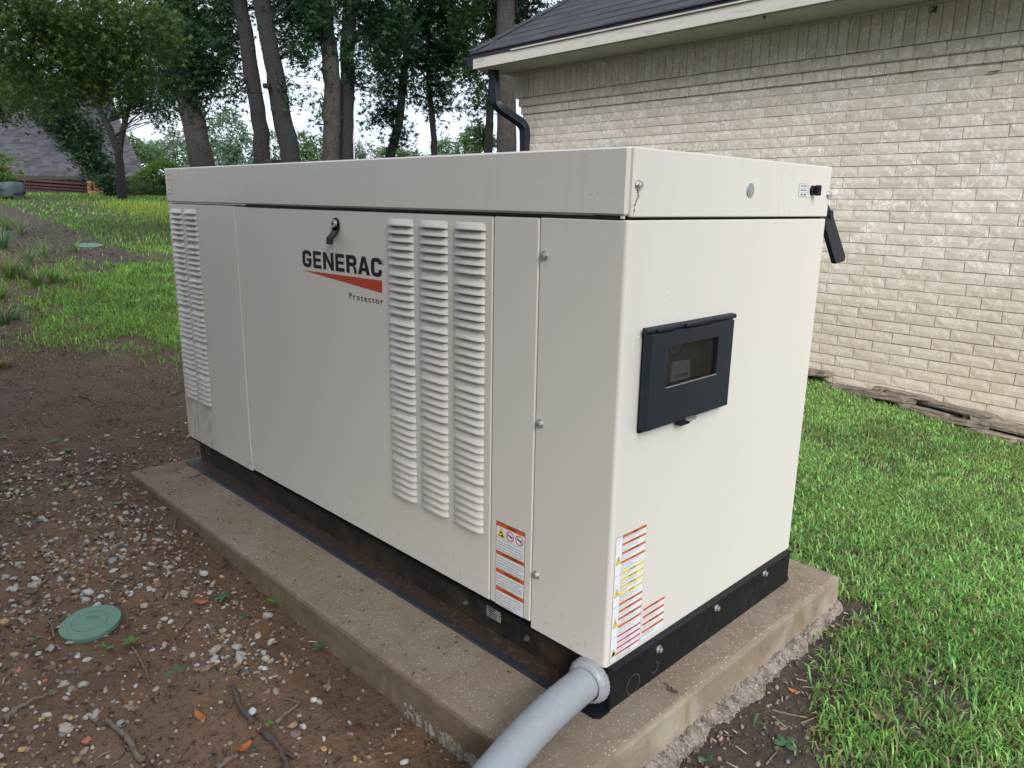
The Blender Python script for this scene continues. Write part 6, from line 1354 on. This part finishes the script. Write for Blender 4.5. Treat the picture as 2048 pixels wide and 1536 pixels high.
# seedlings
def seedling(px, py, nl, ls, m_, lab, hgt=.02, upr=.5):
    p = gat(px, py); rt = empty('seedling', (p[0], p[1], p[2]), label=lab, cat='seedling', group='small seedlings in the soil')
    g = MB(); g.tube([(0, 0, -.01), (.001, 0, hgt*.5), (0, .001, hgt)], .0009, 5); g.build('stem', M['weed_dark'], rt)
    a0 = rng.uniform(0, 6)
    for i in range(nl):
        a = a0+i*6.283/nl+rng.uniform(-.3, .3); u = upr*rng.uniform(.6, 1.2); d = np.array([math.cos(a)*math.cos(u), math.sin(a)*math.cos(u), math.sin(u)]); s = np.array([-math.sin(a), math.cos(a), 0]); q = np.cross(d, s); L_ = ls*rng.uniform(.75, 1.15); V = []; K = 6
        for k in range(K+1):
            t = k/K; w_ = L_*.26*math.sin(math.pi*min(1, t*.93+.04))**.8; c_ = np.array([0, 0, hgt])+d*L_*t-np.array([0, 0, 1])*L_*.35*t*t; V += [c_-s*w_-q*w_*.25, c_, c_+s*w_-q*w_*.25]
        F = [(3*k+j, 3*k+j+1, 3*k+j+4, 3*k+j+3) for k in range(K) for j in (0, 1)]; g = MB(); g.add(V, F); g.build('leaf', M[m_], rt, smooth=True)
for a in [(262, 1290, 5, .030, 'weed', 'bright green five leaf seedling right of the green lid', .012, .7), (213, 1302, 2, .030, 'weed', 'two leaf bright seedling below the green lid', .012, .8), (550, 1210, 3, .034, 'weed', 'three leaf bright seedling against the pad side', .012, .9), (445, 1200, 5, .026, 'weed_dark', 'dark blue green seedling near the pad side', .014, .3),
          (490, 1236, 3, .026, 'weed_dark', 'flat dark seedling between two pad side seedlings', .008, .2), (636, 1300, 4, .025, 'weed_dark', 'dark seedling at the foot of the pad side', .012, .4), (354, 1362, 3, .028, 'weed_dark', 'young oak seedling on the bare clay', .035, .5), (540, 1455, 5, .014, 'weed', 'tiny bright seedling beside the broken stick', .012, .5),
          (106, 1392, 5, .012, 'weed', 'tiny green sprout left of the acorns', .008, .6), (72, 1286, 2, .018, 'weed', 'small pale green sprout left of the lid', .012, .8), (500, 1494, 1, .024, 'weed_dark', 'single green leaf beside the orange one', .004, .1), (130, 975, 5, .024, 'weed', 'small weed in the dirt midway up the left side', .015, .5),
          (375, 862, 3, .028, 'weed_dark', 'dark weed at the corner of the generator far end', .02, .8), (238, 1012, 6, .020, 'weed', 'leafy weed left of the pad far corner', .012, .5), (135, 905, 5, .028, 'weed_dark', 'dark five leaf weed in the dirt', .014, .4), (108, 888, 4, .024, 'weed_dark', 'small bluish weed beside the dark five leaf one', .014, .5), (66, 780, 3, .030, 'weed_dark', 'upright dark weed near the left edge', .03, .9),
          (104, 680, 2, .034, 'weed', 'lone bright leaf on the dark dirt', .01, 1.1), (30, 795, 3, .028, 'weed', 'green weed at the left edge', .012, .6), (8, 880, 4, .024, 'weed', 'small weed on the left edge lower down', .012, .5), (1570, 1492, 4, .040, 'weed_dark', 'dark grassy weed right of the pad near the bottom', .008, .8), (1412, 1530, 2, .028, 'weed_dark', 'pointed leaf at the bottom edge right of the conduit', .012, 1.0)]:
    seedling(*a)
X = rng.uniform(-.6, 1.5, 16000); Y = rng.uniform(.15, 3.6, 16000); k = rng.random(16000) < okr(X, Y)*.6; X, Y = X[k], Y[k]; n = len(X)
blades(X, Y, rng.uniform(.02, .06, n), rng.uniform(.0008, .0018, n), np.array([(.27, .235, .13)])*rng.uniform(.5, 1.3, (n, 1)), rng.uniform(1.0, 1.56, n), 'lawn_thatch', 'dry straw clippings lying through the lawn on the right')
# droopy runners of broad blades near the pad at right
X = rng.uniform(.14, .6, 2200); Y = rng.uniform(.35, 1.35, 2200); k = rng.random(2200) < grass_density(X, Y)*.5+.04; X, Y = X[k], Y[k]; n = len(X)
blades(X, Y, rng.uniform(.05, .09, n), rng.uniform(.002, .0034, n), gcol(n, (.10, .23, .05), .3, .16), rng.uniform(.8, 1.5, n), 'lawn_grass', 'longer flopping blades at the edge of the lawn right of the pad')
